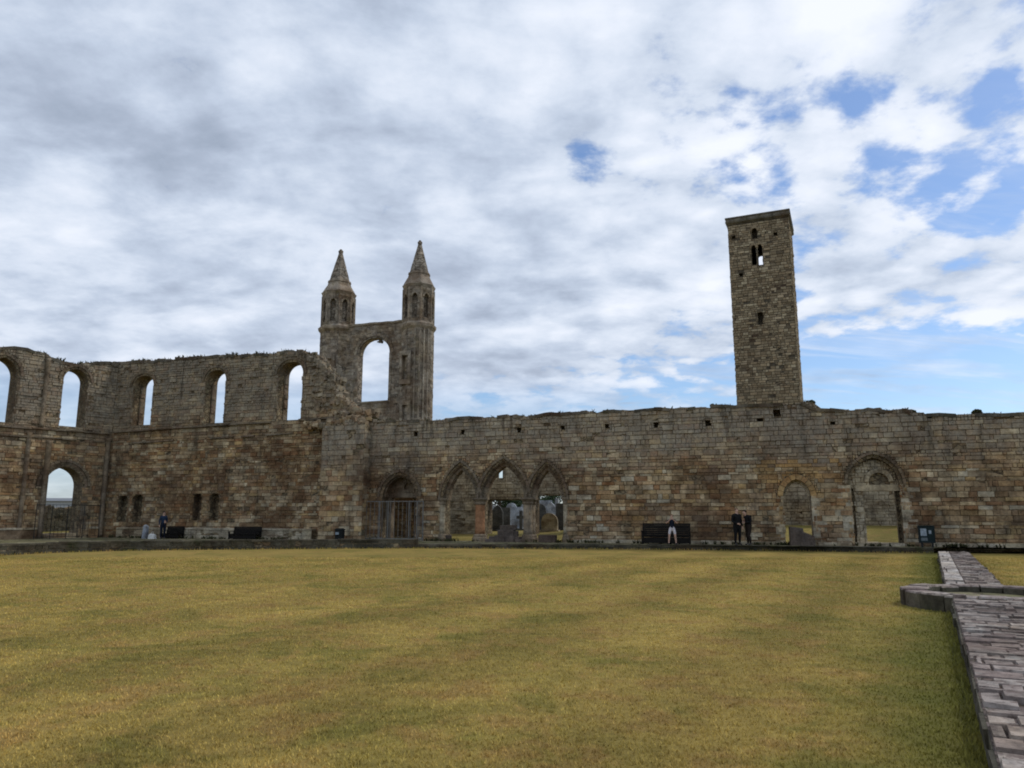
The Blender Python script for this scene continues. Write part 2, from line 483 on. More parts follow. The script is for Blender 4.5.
def voussoirs(mb, F, c, w, spring, h, thick, d0, d1, n=13, m=0, seed=3, inner=0.0):
    """ring of wedge stones, from depth d0 (back) to d1 (front)"""
    rng = random.Random(seed)
    ip = arch_profile(c, w, spring, h, n, inner); op = arch_profile(c, w, spring, h, n, inner+thick)
    for i in range(len(ip)-1):
        g = .04
        a0 = Vector(ip[i]).lerp(Vector(ip[i+1]), g); a1 = Vector(ip[i]).lerp(Vector(ip[i+1]), 1-g)
        b0 = Vector(op[i]).lerp(Vector(op[i+1]), g); b1 = Vector(op[i]).lerp(Vector(op[i+1]), 1-g)
        dd = d1+rng.uniform(-.012,.012)
        q = [a0, a1, b1, b0]
        mb.hexa([F.P(p.x,p.y,d0) for p in q]+[F.P(p.x,p.y,dd) for p in q], m)

def jambs(mb, F, c, w, z0, z1, thick, d0, d1, m=0, seed=4, sides=(-1,1), ragged=.0):
    rng = random.Random(seed)
    for sd in sides:
        z = z0
        while z < z1-.03:
            h = min(rng.uniform(.24,.4), z1-z)
            if z1-z-h < .1: h = z1-z
            t = thick+rng.uniform(0, ragged)
            a, b = (c+sd*w, c+sd*(w+t))
            a, b = min(a,b), max(a,b)
            dd = d1+rng.uniform(-.012,.012); g = .006
            q = [(a+g*.2,z+g),(b-g,z+g),(b-g,z+h-g),(a+g*.2,z+h-g)]
            mb.hexa([F.P(s,y,d0) for s,y in q]+[F.P(s,y,dd) for s,y in q], m)
            z += h

def ledge(mb, F, s0, s1, zf, h, d, m=0, seed=5, lens=(.6,1.2), d0=-.05, broken=.0, chamfer=.4):
    """string course or coping: a row of projecting stones following zf(s)"""
    rng = random.Random(seed); s = s0
    while s < s1:
        l = rng.uniform(*lens); b = min(s+l, s1)
        if b-s > .05 and rng.random() >= broken:
            za, zb = zf(s), zf(b); j = rng.uniform(-.02,.02); dd = d+rng.uniform(-.03,.02); g = .008
            p = []
            for dep, lo, hi in ((d0, 0, h), (dd, h*chamfer, h*.92)):
                p += [F.P(s+g,za+lo+j,dep),F.P(b-g,zb+lo+j,dep),F.P(b-g,zb+hi+j,dep),F.P(s+g,za+hi+j,dep)]
            mb.hexa(p, m)
        s = b

def interp(pts):
    pts = sorted(pts)
    def f(s):
        if s <= pts[0][0]: return pts[0][1]
        for (a, za), (b, zb) in zip(pts, pts[1:]):
            if s <= b: return za+(zb-za)*(s-a)/(b-a)
        return pts[-1][1]
    return f
def ragged(pts, amp, seed, step=.5):
    base = interp(pts); rng = random.Random(seed)
    vals = [rng.uniform(-1,1) for _ in range(400)]
    def f(s):
        i = int(math.floor(s/step)) % 400
        return base(s)+amp*vals[i]*.7+amp*.3*math.sin(s*7.3)
    return f

# ------------------------------------------------------------------ sky
world = bpy.data.worlds.new('World'); scene.world = world
world.use_nodes = True
SUN_EL, SUN_AZ = math.radians(50), math.radians(72)
def build_sky():
    nt = world.node_tree; nt.nodes.clear(); k = N(nt)
    out = k.add('ShaderNodeOutputWorld'); bg = k.add('ShaderNodeBackground'); k.link(bg.outputs[0], out.inputs[0])
    sky = k.add('ShaderNodeTexSky', sky_type='NISHITA'); sky.sun_disc = False
    sky.sun_elevation = SUN_EL; sky.sun_rotation = SUN_AZ; sky.air_density = 1.0; sky.dust_density = .6; sky.ozone_density = 1.6
    d = k.add('ShaderNodeTexCoord').outputs['Generated']
    sp = k.add('ShaderNodeSeparateXYZ'); k.link(d, sp.inputs[0])
    x, y, z = sp.outputs
    zz = k.math('ADD', k.math('MAXIMUM', z, 0.0), .20)
    cb = k.add('ShaderNodeCombineXYZ')
    k.link(k.math('DIVIDE', x, zz), cb.inputs[0]); k.link(k.math('DIVIDE', y, zz), cb.inputs[1])
    p = cb.outputs[0]                                           # a flat cloud deck seen in perspective
    az = k.math('DIVIDE', x, k.math('MAXIMUM', y, .05))         # left - right
    # warp, so that the deck breaks into irregular puffs
    nz = k.add('ShaderNodeTexNoise'); nz.inputs['Scale'].default_value = 4.0; nz.inputs['Detail'].default_value = 6; k.link(p, nz.inputs['Vector'])
    wv = k.add('ShaderNodeVectorMath', operation='MULTIPLY_ADD'); k.link(nz.outputs['Color'], wv.inputs[0]); wv.inputs[1].default_value = (.22,.22,0); k.link(p, wv.inputs[2])
    vo = k.add('ShaderNodeTexVoronoi', feature='SMOOTH_F1'); vo.inputs['Scale'].default_value = 8.5; vo.inputs['Smoothness'].default_value = .6; k.link(wv.outputs[0], vo.inputs['Vector'])
    cell = k.math('SUBTRACT', .45, vo.outputs['Distance'])
    big = k.noise(p, 1.5, 3, .5, .2)
    puff = k.noise(p, 7.0, 10, .60, .15)
    fine = k.noise(p, 17, 7, .62, .1)
    right = k.step(az, -.05, .50)
    low = k.step(z, .44, .20)
    floor_ = k.step(z, .235, .165)
    bias = k.math('ADD', .64, k.math('MULTIPLY', right, -.34))
    bias = k.math('ADD', bias, k.math('MULTIPLY', k.math('MULTIPLY', k.step(az, .12, .62), low), -.12))
    bias = k.math('ADD', bias, k.math('MULTIPLY', k.math('MULTIPLY', k.step(az, -.32, -.02), floor_), -.38))
    def spot(base, px, py, width, amt):
        h = ray(px, py).normalized()
        dt = k.add('ShaderNodeVectorMath', operation='DOT_PRODUCT'); k.link(d, dt.inputs[0]); dt.inputs[1].default_value = h
        return k.math('ADD', base, k.math('MULTIPLY', k.step(dt.outputs['Value'], math.cos(width/FPX), 1.0), amt))
    for args in HOLES: bias = spot(bias, *args)
    dens = k.math('ADD', k.math('ADD', k.math('MULTIPLY', puff, 1.5), k.math('MULTIPLY', big, .5)), k.math('ADD', k.math('MULTIPLY', fine, .45), k.math('MULTIPLY', cell, .55)))
    dens = k.math('ADD', k.math('ADD', dens, -.77), bias)
    mask = k.step(dens, .34, .74)
    mask = k.math('MULTIPLY', mask, k.step(z, .13, .19, .5, 1.0))
    wisp = k.noise(k.mapping(p, (.55,2.2,1), (0,0,.25), (2,5,0)), 4.0, 8, .62, .4)      # thin high streaks in the blue
    mask = k.math('MAXIMUM', mask, k.math('MULTIPLY', k.step(wisp, .42, .72), k.step(z, .42, .26, .10, .55)))
    # thick parts of the deck are greyer from below
    shade = k.noise(k.mapping(p, (.8,1.25,1), (0,0,-.12), (3.1,1.7,0)), 2.6, 9, .55, .35)
    lit = k.math('ADD', k.math('ADD', k.math('MULTIPLY', shade, .75), k.math('MULTIPLY', fine, .16)), k.math('ADD', k.math('MULTIPLY', puff, .28), k.math('MULTIPLY', cell, k.step(az, -.15, .35, .10, .34))))
    lit = k.math('ADD', lit, -.085)
    lit = k.math('ADD', lit, k.step(az, -.10, .42, -.01, .075))
    for args in THICK: lit = spot(lit, *args)
    cloud = k.ramp(lit, [(.25,(.285,.34,.435)), (.38,(.37,.43,.54)), (.48,(.47,.54,.66)), (.58,(.595,.66,.77)), (.68,(.70,.75,.845)), (.80,(.79,.825,.885))])
    S = 1/SKY_STRENGTH
    cloud = k.mix(1.0, cloud, (S,S,S), 'MULTIPLY')
    skyc = k.mix(1.0, sky.outputs[0], SKY_TINT, 'MULTIPLY')
    col = k.mix(mask, skyc, cloud)
    k.link(col, bg.inputs[0]); bg.inputs[1].default_value = SKY_STRENGTH
SKY_STRENGTH = .10
SKY_TINT = (.93,1.03,1.17)
HOLES = [(900,335,110,-.22),(985,240,46,-.24),(885,258,40,-.16),(815,225,40,-.14),(700,170,36,-.12),(640,200,30,-.10),(560,215,26,-.08),(790,90,30,-.10),(930,110,30,-.12),(588,166,40,-.34),(672,112,40,-.24),(735,125,40,-.22),(760,188,50,-.26),(832,72,32,-.14),(868,108,34,-.10),(998,102,36,-.22),
         (905,182,60,-.34),(985,196,56,-.46),(920,10,70,.22),(660,25,60,.16),(790,290,50,-.16),(690,345,60,-.12),(605,285,40,-.22),(800,335,80,-.16),(930,350,120,-.22),
         (965,274,80,.46),(850,302,55,.38),(1000,222,44,.14),(560,300,140,.10),(690,290,90,.12),(850,240,70,.20),(820,140,50,.10),(940,140,60,.12)]
THICK = [(190,225,90,-0.063),(130,130,130,-0.042),(30,100,120,-0.049),(340,60,120,-0.035),(300,200,80,-0.028),(420,240,80,-0.028),(90,180,60,0.050),(270,100,60,0.100),(480,60,90,0.050),
         (250,310,160,0.060),(60,270,120,0.050),(450,215,40,0.080),(600,60,160,0.030),(700,250,140,0.060),(900,130,160,0.050)]
build_sky()
sun_data = bpy.data.lights.new('sun', 'SUN'); sun_data.energy = 1.35; sun_data.angle = math.radians(11); sun_data.color = (1.0,.95,.87)
sun = bpy.data.objects.new('sun', sun_data); COL.objects.link(sun)
sd = Vector((math.sin(SUN_AZ)*math.cos(SUN_EL), math.cos(SUN_AZ)*math.cos(SUN_EL), math.sin(SUN_EL)))
sun.rotation_euler = sd.to_track_quat('Z', 'Y').to_euler(); sun.location = (20,10,40)

# ------------------------------------------------------------------ ground, lawn, walk
def build_ground():
    xs = sorted(set([-900,-500,-300,-180]+[x*1.5 for x in range(-80, 81)]+[180,300,500,900]))
    ys = sorted(set([-900,-300,-100,-40]+[y*1.5 for y in range(-10, 100)]+[190,300,500,900]))
    mb = MB()
    mb.v = [(x, y, ground_z(x, y)) for y in ys for x in xs]
    w = len(xs)
    for j in range(len(ys)-1):
        for i in range(w-1):
            mb.f.append((j*w+i, j*w+i+1, (j+1)*w+i+1, (j+1)*w+i)); mb.m.append(0)
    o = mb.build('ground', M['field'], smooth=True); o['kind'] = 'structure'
build_ground()

KERB_PX = [(-60,562),(0,555.5),(60,552.5),(110,551),(200,549.8),(340,548.6),(418,548.2)]
KERB_PX2 = [(418,548.2),(600,549),(800,551),(934,553.3)]
KERB_PX3 = [(968,550.5),(1024,548.5),(1150,546)]
K1 = [on_level(*p) for p in KERB_PX]; K2 = [on_level(*p) for p in KERB_PX2]; K3 = [on_level(*p) for p in KERB_PX3]
def fan(name, pts, z, mat):
    me = bpy.data.meshes.new(name); bm = bmesh.new()
    f = bm.faces.new([bm.verts.new((p.x, p.y, z)) for p in pts])
    bmesh.ops.triangulate(bm, faces=[f]); bmesh.ops.recalc_face_normals(bm, faces=bm.faces)
    bm.to_mesh(me); bm.free(); me.materials.append(mat)
    o = bpy.data.objects.new(name, me); COL.objects.link(o); return o
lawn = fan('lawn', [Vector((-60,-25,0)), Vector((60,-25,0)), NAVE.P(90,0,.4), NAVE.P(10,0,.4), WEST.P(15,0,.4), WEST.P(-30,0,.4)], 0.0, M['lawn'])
lawn['kind'] = 'structure'
back = [NAVE.P(95,0,-1.0), NAVE.P(0,0,-1.0), WEST.P(0,0,-1.0), WEST.P(-14,0,-1.0)]
front = [p+Vector((0,.15,0)) for p in K1+K2[1:]+K3]
walk = fan('cloister_walk_path', front+back, WALK_Z, M['walk']); walk['kind'] = 'structure'

def kerb(name, label, pts, h, thick, seed, rows=(.16,.26)):
    c = sum(pts, Vector())/len(pts)
    t = thing(name, label, 'kerb', (c.x, c.y, 0))
    mb = MB()
    for i, (a, b) in enumerate(zip(pts, pts[1:])):
        F = Frame(a, b-a); L = (b-a).length
        mb.box((0,0,0),(1,1,1),0, Matrix((((b-a).x, -F.n.x*thick, 0, a.x),((b-a).y, -F.n.y*thick, 0, a.y),(0,0,h-.05,-.02),(0,0,0,1))))
        masonry(mb, F, 0, L, -.02, h-.07, lambda s, z: True, 1, rows=rows, lens=(.3,.8), proud=(0,.04), seed=seed+i, miss=0)
        ledge(mb, F, 0, L, lambda s: h-.09, .10, .05, 1, seed=seed+50+i, lens=(.5,1.2), d0=-thick-.02, chamfer=0)
    mb.build('masonry', [M['mortar'], M['kerb']], t, origin=t.location)
    return t
kerb('kerb_wall', 'dark mossy low retaining kerb along the left end of the lawn', K1, .46, .45, 10)
kerb('kerb_edging', 'thin dark stone kerb between lawn and the right hand cloister wall', K2, .22, .4, 20, rows=(.1,.14))
kerb('kerb_edging', 'short pale kerb at far right, beyond the low stone path', K3, .20, .4, 30, rows=(.1,.14))

# ------------------------------------------------------------------ openings measured on the photograph
def op_px(F, l, r, apex, spring, base, depth=None, ring=.25, square=False):
    s0, s1 = F.s(l), F.s(r)
    # account for the lean of verticals: measure at the springing height
    s0, z1 = F.at(l, spring); s1, z2 = F.at(r, spring)
    c = (s0+s1)/2; w = (s1-s0)/2
    sp = (z1+z2)/2
    za = F.at((l+r)/2, apex)[1]; zb = F.at((l+r)/2, base)[1] if base is not None else 0.0
    return Opening(c, w, zb, sp, max(.05, za-sp), depth, ring, square)

def pts_top(F, L): return [F.at(*p) for p in L]

def weeds(name, label, F, s0, s1, top, T, n, seed, hmax=.35):
    """thin grass and weeds rooted in the ragged wall head"""
    rng = random.Random(seed); mb = MB()
    for i in range(n):
        s = rng.uniform(s0, s1); d = rng.uniform(-T*.9, 0.05)
        if math.sin(s*1.7+seed)+math.sin(s*.63) < -.2 and rng.random() < .8: continue
        b = F.P(s, top(s)-.06, d)
        for j in range(rng.randint(4, 9)):
            a = rng.uniform(0, 2*math.pi); r = rng.uniform(.03,.16); h = rng.uniform(.08, hmax)*rng.uniform(.5,1)
            w = rng.uniform(.015,.045)
            o = Vector((math.cos(a), math.sin(a), 0)); c = Vector((-o.y, o.x, 0))
            mb.face([b+c*w, b+o*r*.5+Vector((0,0,h*.7))+c*w*.8, b+o*r+Vector((0,0,h)), b+o*r*.5+Vector((0,0,h*.7))-c*w*.8, b-c*w], rng.choice((0,0,1)))
    o = mb.build(name, [M['foliage'], M['dry_weed']])
    tag(o, label, 'weeds', kind='stuff')

# ================================================================== NAVE WALL (high, left of centre)
T_N = 1.15
S_END = NAVE.s(364)
nave_top0 = ragged(pts_top(NAVE, [(96,363),(130,361),(165,359.5),(200,357),(250,354.5),(285,352),(303,351),(309,355),(318,357),(323,366),(330,374),(337,386),(344,398),(352,405),(358,413),(366,417)]), .11, 3)
_rag = ragged([(0,0),(60,0)], .42, 44, .33)
def nave_top(s): return nave_top0(s)+(_rag(s) if s > _RS else 0)
_RS = NAVE.s(322)
win3 = op_px(NAVE, 134, 153.5, 376, 386, 425, ring=.30)
win4 = op_px(NAVE, 206, 226, 370, 381, 423, ring=.30)
win5 = op_px(NAVE, 279, 303, 362, 374, 420, ring=.32)
niches = [op_px(NAVE, a, b, ap, spg, bs, depth=.55, ring=.0) for a,b,ap,spg,bs in ((118,128,496,500,521),(133,143,495,499,522),(193,202,494,498,521),(210,220,493,498,521))]
nave_ops = [win3, win4, win5]+niches
def nave_solid(s, z):
    if z > nave_top(s) or z < 0: return False
    return not any(o.covers(s, z) for o in nave_ops)
c0 = NAVE.P(14, 0)
nave = thing('nave_wall', 'tall ruined stone wall with three narrow arched windows, left of the gable', 'wall', (c0.x, c0.y, 0))
mb = MB()
wall_core(mb, NAVE, -1.2, S_END, 0, nave_top, T_N, nave_ops, 0)
masonry(mb, NAVE, -.2, S_END, .2, 14, nave_solid, 1, seed=11, rows=(.12,.28), lens=(.15,.7), proud=(0,.075))
mb.build('masonry', [M['mortar'], M['nave']], nave, origin=nave.location)
zs = interp(pts_top(NAVE, [(100,435),(320,421),(360,419)])); zs2 = lambda s: zs(s)-.42
mb = MB()
ledge(mb, NAVE, .2, NAVE.s(345), zs, .20, .22, 0, seed=6, broken=.08)
mb.build('string_course', M['mouldings'], nave, origin=nave.location)
mb = MB()
ledge(mb, NAVE, .2, NAVE.s(318), lambda s: zs(s)-.80, .17, .17, 0, seed=7, broken=.35)
mb.build('string_course', M['mouldings'], nave, origin=nave.location)
mb = MB()
ledge(mb, NAVE, -.3, NAVE.s(318), lambda s: nave_top(s+.3)-.16, .22, .09, 0, seed=8, lens=(.3,.8), d0=-T_N-.02, broken=.3, chamfer=0)
mb.build('coping', M['coping'], nave, origin=nave.location)
mb = MB()                                  # stone bench along the foot of the wall
Fb = NAVE.shifted(.5)
sb0, sb1 = 1.6, NAVE.s(317)
mb.box((0,0,0),(1,1,1),0, Matrix(((NAVE.t.x*(sb1-sb0), NAVE.n.x*.5, 0, NAVE.P(sb0,0).x),(NAVE.t.y*(sb1-sb0), NAVE.n.y*.5, 0, NAVE.P(sb0,0).y),(0,0,.78,.0),(0,0,0,1))))
masonry(mb, Fb, sb0, sb1, .2, .76, lambda s,z: True, 1, rows=(.24,.3), lens=(.5,1.1), proud=(0,.03), seed=14)
ledge(mb, Fb, sb0, sb1, lambda s: .77, .12, .06, 1, seed=15, lens=(.8,1.5), d0=-.5, chamfer=0)
mb.build('wall_bench', [M['mortar'], M['pale']], nave, origin=nave.location)
for i, w in enumerate((win3, win4, win5)):
    mb = MB()
    voussoirs(mb, NAVE, w.c, w.w, w.spring, w.h, .15, -.35, -.06, 11, 0, seed=20+i)
    voussoirs(mb, NAVE, w.c, w.w, w.spring, w.h, .15, -.3, .07, 13, 0, seed=30+i, inner=.155)
    jambs(mb, NAVE, w.c, w.w, w.z0, w.spring, .12, -.3, .02, 0, seed=40+i)
    mb.build('window_arch', M['mouldings'], nave, origin=nave.location)
    mb = MB(); rng = random.Random(60+i)    # what is left of the stone frame standing in the opening's outer half
    for sd in (-1, 1):
        z = w.z0+.02
        while z < w.spring-.1:
            h = rng.uniform(.22,.45); t = rng.uniform(.03,.16)
            a, b = sorted((w.c+sd*(w.w+.02), w.c+sd*(w.w-t)))
            mb.hexa([NAVE.P(s,y,-.95) for s,y in ((a,z),(b,z),(b,z+h-.01),(a,z+h-.01))]+[NAVE.P(s,y,-.6) for s,y in ((a,z),(b,z),(b,z+h-.01),(a,z+h-.01))], 0)
            z += h
    mb.build('window_jamb', M['mouldings'], nave, origin=nave.location)
# buttress stub at its right end, breaking off in rubble
bt0, bt1 = NAVE.s(319, .75), NAVE.s(362, .75)
FB = NAVE.shifted(.75)
btop = ragged([(bt0-.2, NAVE.z(320,427,.75)), (bt0+1.0, NAVE.z(338,424,.75)), (bt0+1.7, NAVE.z(350,420,.75)), (bt1, NAVE.z(362,423,.75))], .16, 9, .4)
mb = MB()
wall_core(mb, FB, bt0, bt1, 0, btop, .76, (), 0)
masonry(mb, FB, bt0, bt1, .2, 9, lambda s,z: z < btop(s), 1, seed=17, rows=(.22,.36), lens=(.3,.8), proud=(0,.06))
FBl = Frame(NAVE.P(bt0,0,0), NAVE.n); FBl.n = -NAVE.t
masonry(mb, FBl, 0, .75, .2, NAVE.z(320,430,.75), lambda s,z: True, 1, seed=18, rows=(.22,.36))
FBr = Frame(NAVE.P(bt1,0,.75), -NAVE.n)
masonry(mb, FBr, 0, .75, .2, NAVE.z(362,430,.75), lambda s,z: True, 1, seed=19, rows=(.22,.36))
mb.build('buttress', [M['mortar'], M['warm']], nave, origin=nave.location)
def rubble(mb, rng, p, r, m=0):
    """one angular broken stone"""
    R = Euler((rng.uniform(-.4,.4), rng.uniform(-.4,.4), rng.uniform(0,3.1))).to_matrix()
    s = Vector((rng.uniform(.7,1.2), rng.uniform(.6,1.0), rng.uniform(.45,.8)))*r
    pts = [p+R@Vector((x*s.x*rng.uniform(.75,1.05), y*s.y*rng.uniform(.75,1.05), z*s.z*rng.uniform(.75,1.05))) for z in (-1,1) for x,y in ((-1,-1),(1,-1),(1,1),(-1,1))]
    mb.hexa(pts, m)
mb = MB(); rng = random.Random(5)
for i in range(330):                        # rubble core showing in the broken end
    s = NAVE.s(rng.uniform(303, 368)); d = rng.uniform(-1.0, .55)
    z = nave_top(s)-rng.uniform(.0,.35)
    if d > .05: z = min(z, btop(max(bt0, min(bt1, s)))+rng.uniform(.0,.75)*(1-d/.75))
    rubble(mb, rng, NAVE.P(s, z, d), rng.uniform(.10,.26))
for i in range(130):
    s = NAVE.s(rng.uniform(306, 340)); z0_ = NAVE.z(320, rng.uniform(360, 424))
    if z0_ < nave_top(s): rubble(mb, rng, NAVE.P(s, z0_, .0), rng.uniform(.08,.2))
mb.build('broken_end', M['nave'], nave, origin=nave.location)
weeds('weeds', 'dry grass and weeds growing on the head of the tall windowed wall', NAVE, 0, NAVE.s(350), nave_top, T_N, 330, 4)

# ================================================================== WEST RANGE (left edge, coming towards the camera)
T_W = 1.15
west_top = ragged(pts_top(WEST, [(-120,338),(-40,344),(0,347),(28,350),(38,351),(45,354),(62,361),(80,363.5),(104,362.5)]), .10, 5)
T_W = 1.35
winA = op_px(WEST, -13, 18, 357, 374, 422, ring=.33)
winB = op_px(WEST, 63.5, 88.5, 369, 381, 427, ring=.33)
doorW = op_px(WEST, 44.5, 82, 467, 486, 537, ring=.5); doorW.z0 = .2
west_ops = [doorW, winA, winB]
def west_solid(s, z): return 0 < z < west_top(s) and not any(o.covers(s, z) for o in west_ops)
c0 = WEST.P(10, 0)
west = thing('west_range_wall', 'ruined stone wall at the left edge with an open arched doorway', 'wall', (c0.x, c0.y, 0))
mb = MB()
wall_core(mb, WEST, 3.0, 16.0, 0, west_top, T_W, west_ops, 0)
masonry(mb, WEST, 3.0, 15.95, .2, 14, west_solid, 1, seed=41, rows=(.13,.30), lens=(.16,.75), proud=(0,.07))
mb.build('masonry', [M['mortar'], M['west']], west, origin=west.location)
zw = interp(pts_top(WEST, [(-40,424.5),(0,428),(100,435)]))
mb = MB(); ledge(mb, WEST, 3.0, 15.8, zw, .20, .22, 0, seed=42, broken=.04)
mb.build('string_course', M['mouldings'], west, origin=west.location)
mb = MB(); ledge(mb, WEST, 3.0, 15.8, lambda s: zw(s)-.52, .15, .15, 0, seed=43, broken=.2)
mb.build('string_course', M['mouldings'], west, origin=west.location)
mb = MB(); ledge(mb, WEST, 3.0, 15.9, lambda s: west_top(s+.3)-.16, .22, .10, 0, seed=44, lens=(.3,.8), d0=-T_W-.02, broken=.25, chamfer=0)
mb.build('coping', M['coping'], west, origin=west.location)
for i, w in enumerate((winA, winB)):
    mb = MB()
    voussoirs(mb, WEST, w.c, w.w, w.spring, w.h, .16, -.35, -.06, 11, 0, seed=120+i)
    voussoirs(mb, WEST, w.c, w.w, w.spring, w.h, .16, -.3, .07, 13, 0, seed=130+i, inner=.165)
    jambs(mb, WEST, w.c, w.w, w.z0, w.spring, .14, -.3, .02, 0, seed=140+i)
    mb.build('window_arch', M['mouldings'], west, origin=west.location)
mb = MB(); w = doorW
voussoirs(mb, WEST, w.c, w.w, w.spring, w.h, .17, -.5, -.12, 13, 0, seed=151)
voussoirs(mb, WEST, w.c, w.w, w.spring, w.h, .16, -.4, .02, 13, 0, seed=152, inner=.175)
voussoirs(mb, WEST, w.c, w.w, w.spring, w.h, .16, -.3, .10, 15, 0, seed=153, inner=.34)
jambs(mb, WEST, w.c, w.w, .2, w.spring, .2, -.4, .03, 0, seed=154, ragged=.3)
mb.build('door_arch', M['mouldings'], west, origin=west.location)
for px, y0, y1, r in ((20,432,541,.13),(41,440,540,.17),(31,356,426,.13),(101,438,536,.16)):
    s = WEST.s(px); mb = MB()
    zt, zb = WEST.z(px, y0), max(.2, WEST.z(px, y1))
    mb.tube([WEST.P(s, zb, .08), WEST.P(s, zb+.2, .08), WEST.P(s, zt-.2, .08), WEST.P(s, zt, .08)], [r*1.35, r, r, r*1.4], 10)
    mb.build('shaft', M['mouldings'], west, smooth=True, origin=west.location)
mb = MB()
Fb = WEST.shifted(.4); sA, sB = WEST.s(-40), WEST.s(36)
for a, b in ((3.0, WEST.s(36)), (WEST.s(90), 15.5)):
    mb.box((0,0,0),(1,1,1),0, Matrix(((WEST.t.x*(b-a), WEST.n.x*.4, 0, WEST.P(a,0).x),(WEST.t.y*(b-a), WEST.n.y*.4, 0, WEST.P(a,0).y),(0,0,.8,.0),(0,0,0,1))))
    ledge(mb, Fb, a, b, lambda s: .79, .12, .06, 1, seed=155, lens=(.8,1.5), d0=-.4, chamfer=0)
mb.build('wall_bench', [M['west'], M['pale']], west, origin=west.location)
mb = MB(); ledge(mb, WEST, doorW.s0, doorW.s1, lambda s: .1, .42, -.1, 0, seed=156, d0=-1.2, chamfer=0)
mb.build('door_sill', M['west'], west, origin=west.location)
weeds('weeds', 'dry weeds growing on the head of the wall at the left edge', WEST, 3, 16, west_top, T_W, 150, 8)

# ================================================================== CLOISTER EAST WALL (centre and right)
T_E = 1.2
E0, E1 = NAVE.s(364)+.002, NAVE.s(1010)+14
east_top = ragged(pts_top(NAVE, [(345,418),(365,418.5),(400,421),(430,420),(500,416.5),(560,413.5),(620,410.5),(700,406.5),(735,405.5),(800,404),(804,403),(814,403.5),(817,408),(825,410),(850,409.5),(905,408.5),(911,409),(914,413),(930,414),(960,414),(1024,412.5),(1200,411)]), .09, 21)
E = {}
E['gate'] = op_px(NAVE, 382.5, 416.5, 475, 497, None, ring=.36)
E['a1'] = op_px(NAVE, 442.5, 478.2, 464.5, 500, None, ring=.28)
E['a2'] = op_px(NAVE, 480.8, 527, 461, 500, None, ring=.28)
E['a3'] = op_px(NAVE, 529.8, 564.5, 464.5, 500, None, ring=.28)
E['small'] = op_px(NAVE, 783, 811, 479, 496, None, ring=.28)
E['big'] = op_px(NAVE, 850.5, 899.5, 457.5, 484.5, None, ring=.30)
for k_ in ('gate','a1','a2','a3','small','big'): E[k_].z0 = 0.0
E['gate'].h = max(E['gate'].h, E['gate'].w*1.0)
holes = []
for px, py, hw in ((416,434,.14),(463,432,.13),(519,430,.15),(563,427.5,.13),(607,426,.13),(656,425,.15),(708,423,.17),(760,421,.16),(777,413,.2),(833,424,.12),(930,416,.12)):
    s, z = NAVE.at(px, py); hw += .03; hw *= .8; holes.append(Opening(s, hw, z-hw, z+hw, .01, .5, 0, True))
east_ops = list(E.values())+holes
for o in list(E.values()): o.z0 = 0.0
def east_solid(s, z): return 0 < z < east_top(s) and not any(o.covers(s, z) for o in east_ops)
c0 = NAVE.P(NAVE.s(700), 0)
east = thing('cloister_wall', 'long stone cloister wall with a row of three pointed arches', 'wall', (c0.x, c0.y, 0))
mb = MB()
wall_core(mb, NAVE, E0, E1, -.1, east_top, T_E, east_ops, 0)
s_oc0, s_oc1 = NAVE.s(783), NAVE.s(845)
def mats_e(rng, s, z):
    if s_oc0-1 < s < s_oc1 and NAVE.z(800,487) < z < NAVE.z(800,463) and rng.random() < .6: return 2
    if rng.random() < .05: return 3
    return 1
masonry(mb, NAVE, E0, E1, .0, 10, east_solid, 1, seed=51, rows=(.12,.30), lens=(.15,.85), proud=(0,.075), mats=mats_e)
mb.build('masonry', [M['mortar'], M['warm'], M['ochre'], M['pale']], east, origin=east.location)
mb = MB(); ledge(mb, NAVE, E0+.5, E1, lambda s: east_top(s+.3)-.14, .19, .10, 0, seed=52, lens=(.3,.8), d0=-T_E-.02, broken=.34, chamfer=0)
mb.build('coping', M['coping'], east, origin=east.location)
zp = interp(pts_top(NAVE, [(364,424),(700,414),(1100,414)]))
# plinth course at the foot
mb = MB()
for a, b in ((NAVE.s(572), NAVE.s(783)), (NAVE.s(816), NAVE.s(850)), (NAVE.s(908), E1)):
    ledge(mb, NAVE, a, b, lambda s: .12, .28, .16, 0, seed=int(a*7), lens=(.6,1.3), broken=.12, chamfer=0, d0=-.02)
mb.build('plinth', M['pale'], east, origin=east.location)
for kx in ('a1','a2','a3'):
    w = E[kx]; mb = MB()
    voussoirs(mb, NAVE, w.c, w.w, w.spring, w.h, .19, -.75, -.22, 15, 0, seed=160, inner=-.24)
    voussoirs(mb, NAVE, w.c, w.w, w.spring, w.h, .17, -.4, -.07, 15, 0, seed=161, inner=-.05)
    voussoirs(mb, NAVE, w.c, w.w, w.spring, w.h, .13, -.3, .10, 17, 0, seed=162, inner=.13)
    mb.build('pointed_arch', M['mouldings'], east, origin=east.location)
w = E['gate']; mb = MB()
voussoirs(mb, NAVE, w.c, w.w, w.spring, w.h, .16, -.7, -.18, 13, 0, seed=163, inner=-.10)
voussoirs(mb, NAVE, w.c, w.w, w.spring, w.h, .16, -.4, -.03, 13, 0, seed=164, inner=.02)
voussoirs(mb, NAVE, w.c, w.w, w.spring, w.h, .15, -.3, .08, 15, 0, seed=165, inner=.19)
jambs(mb, NAVE, w.c, w.w, .2, w.spring, .22, -.3, .03, 0, seed=166, ragged=.2)
mb.build('round_arch', M['mouldings'], east, origin=east.location)
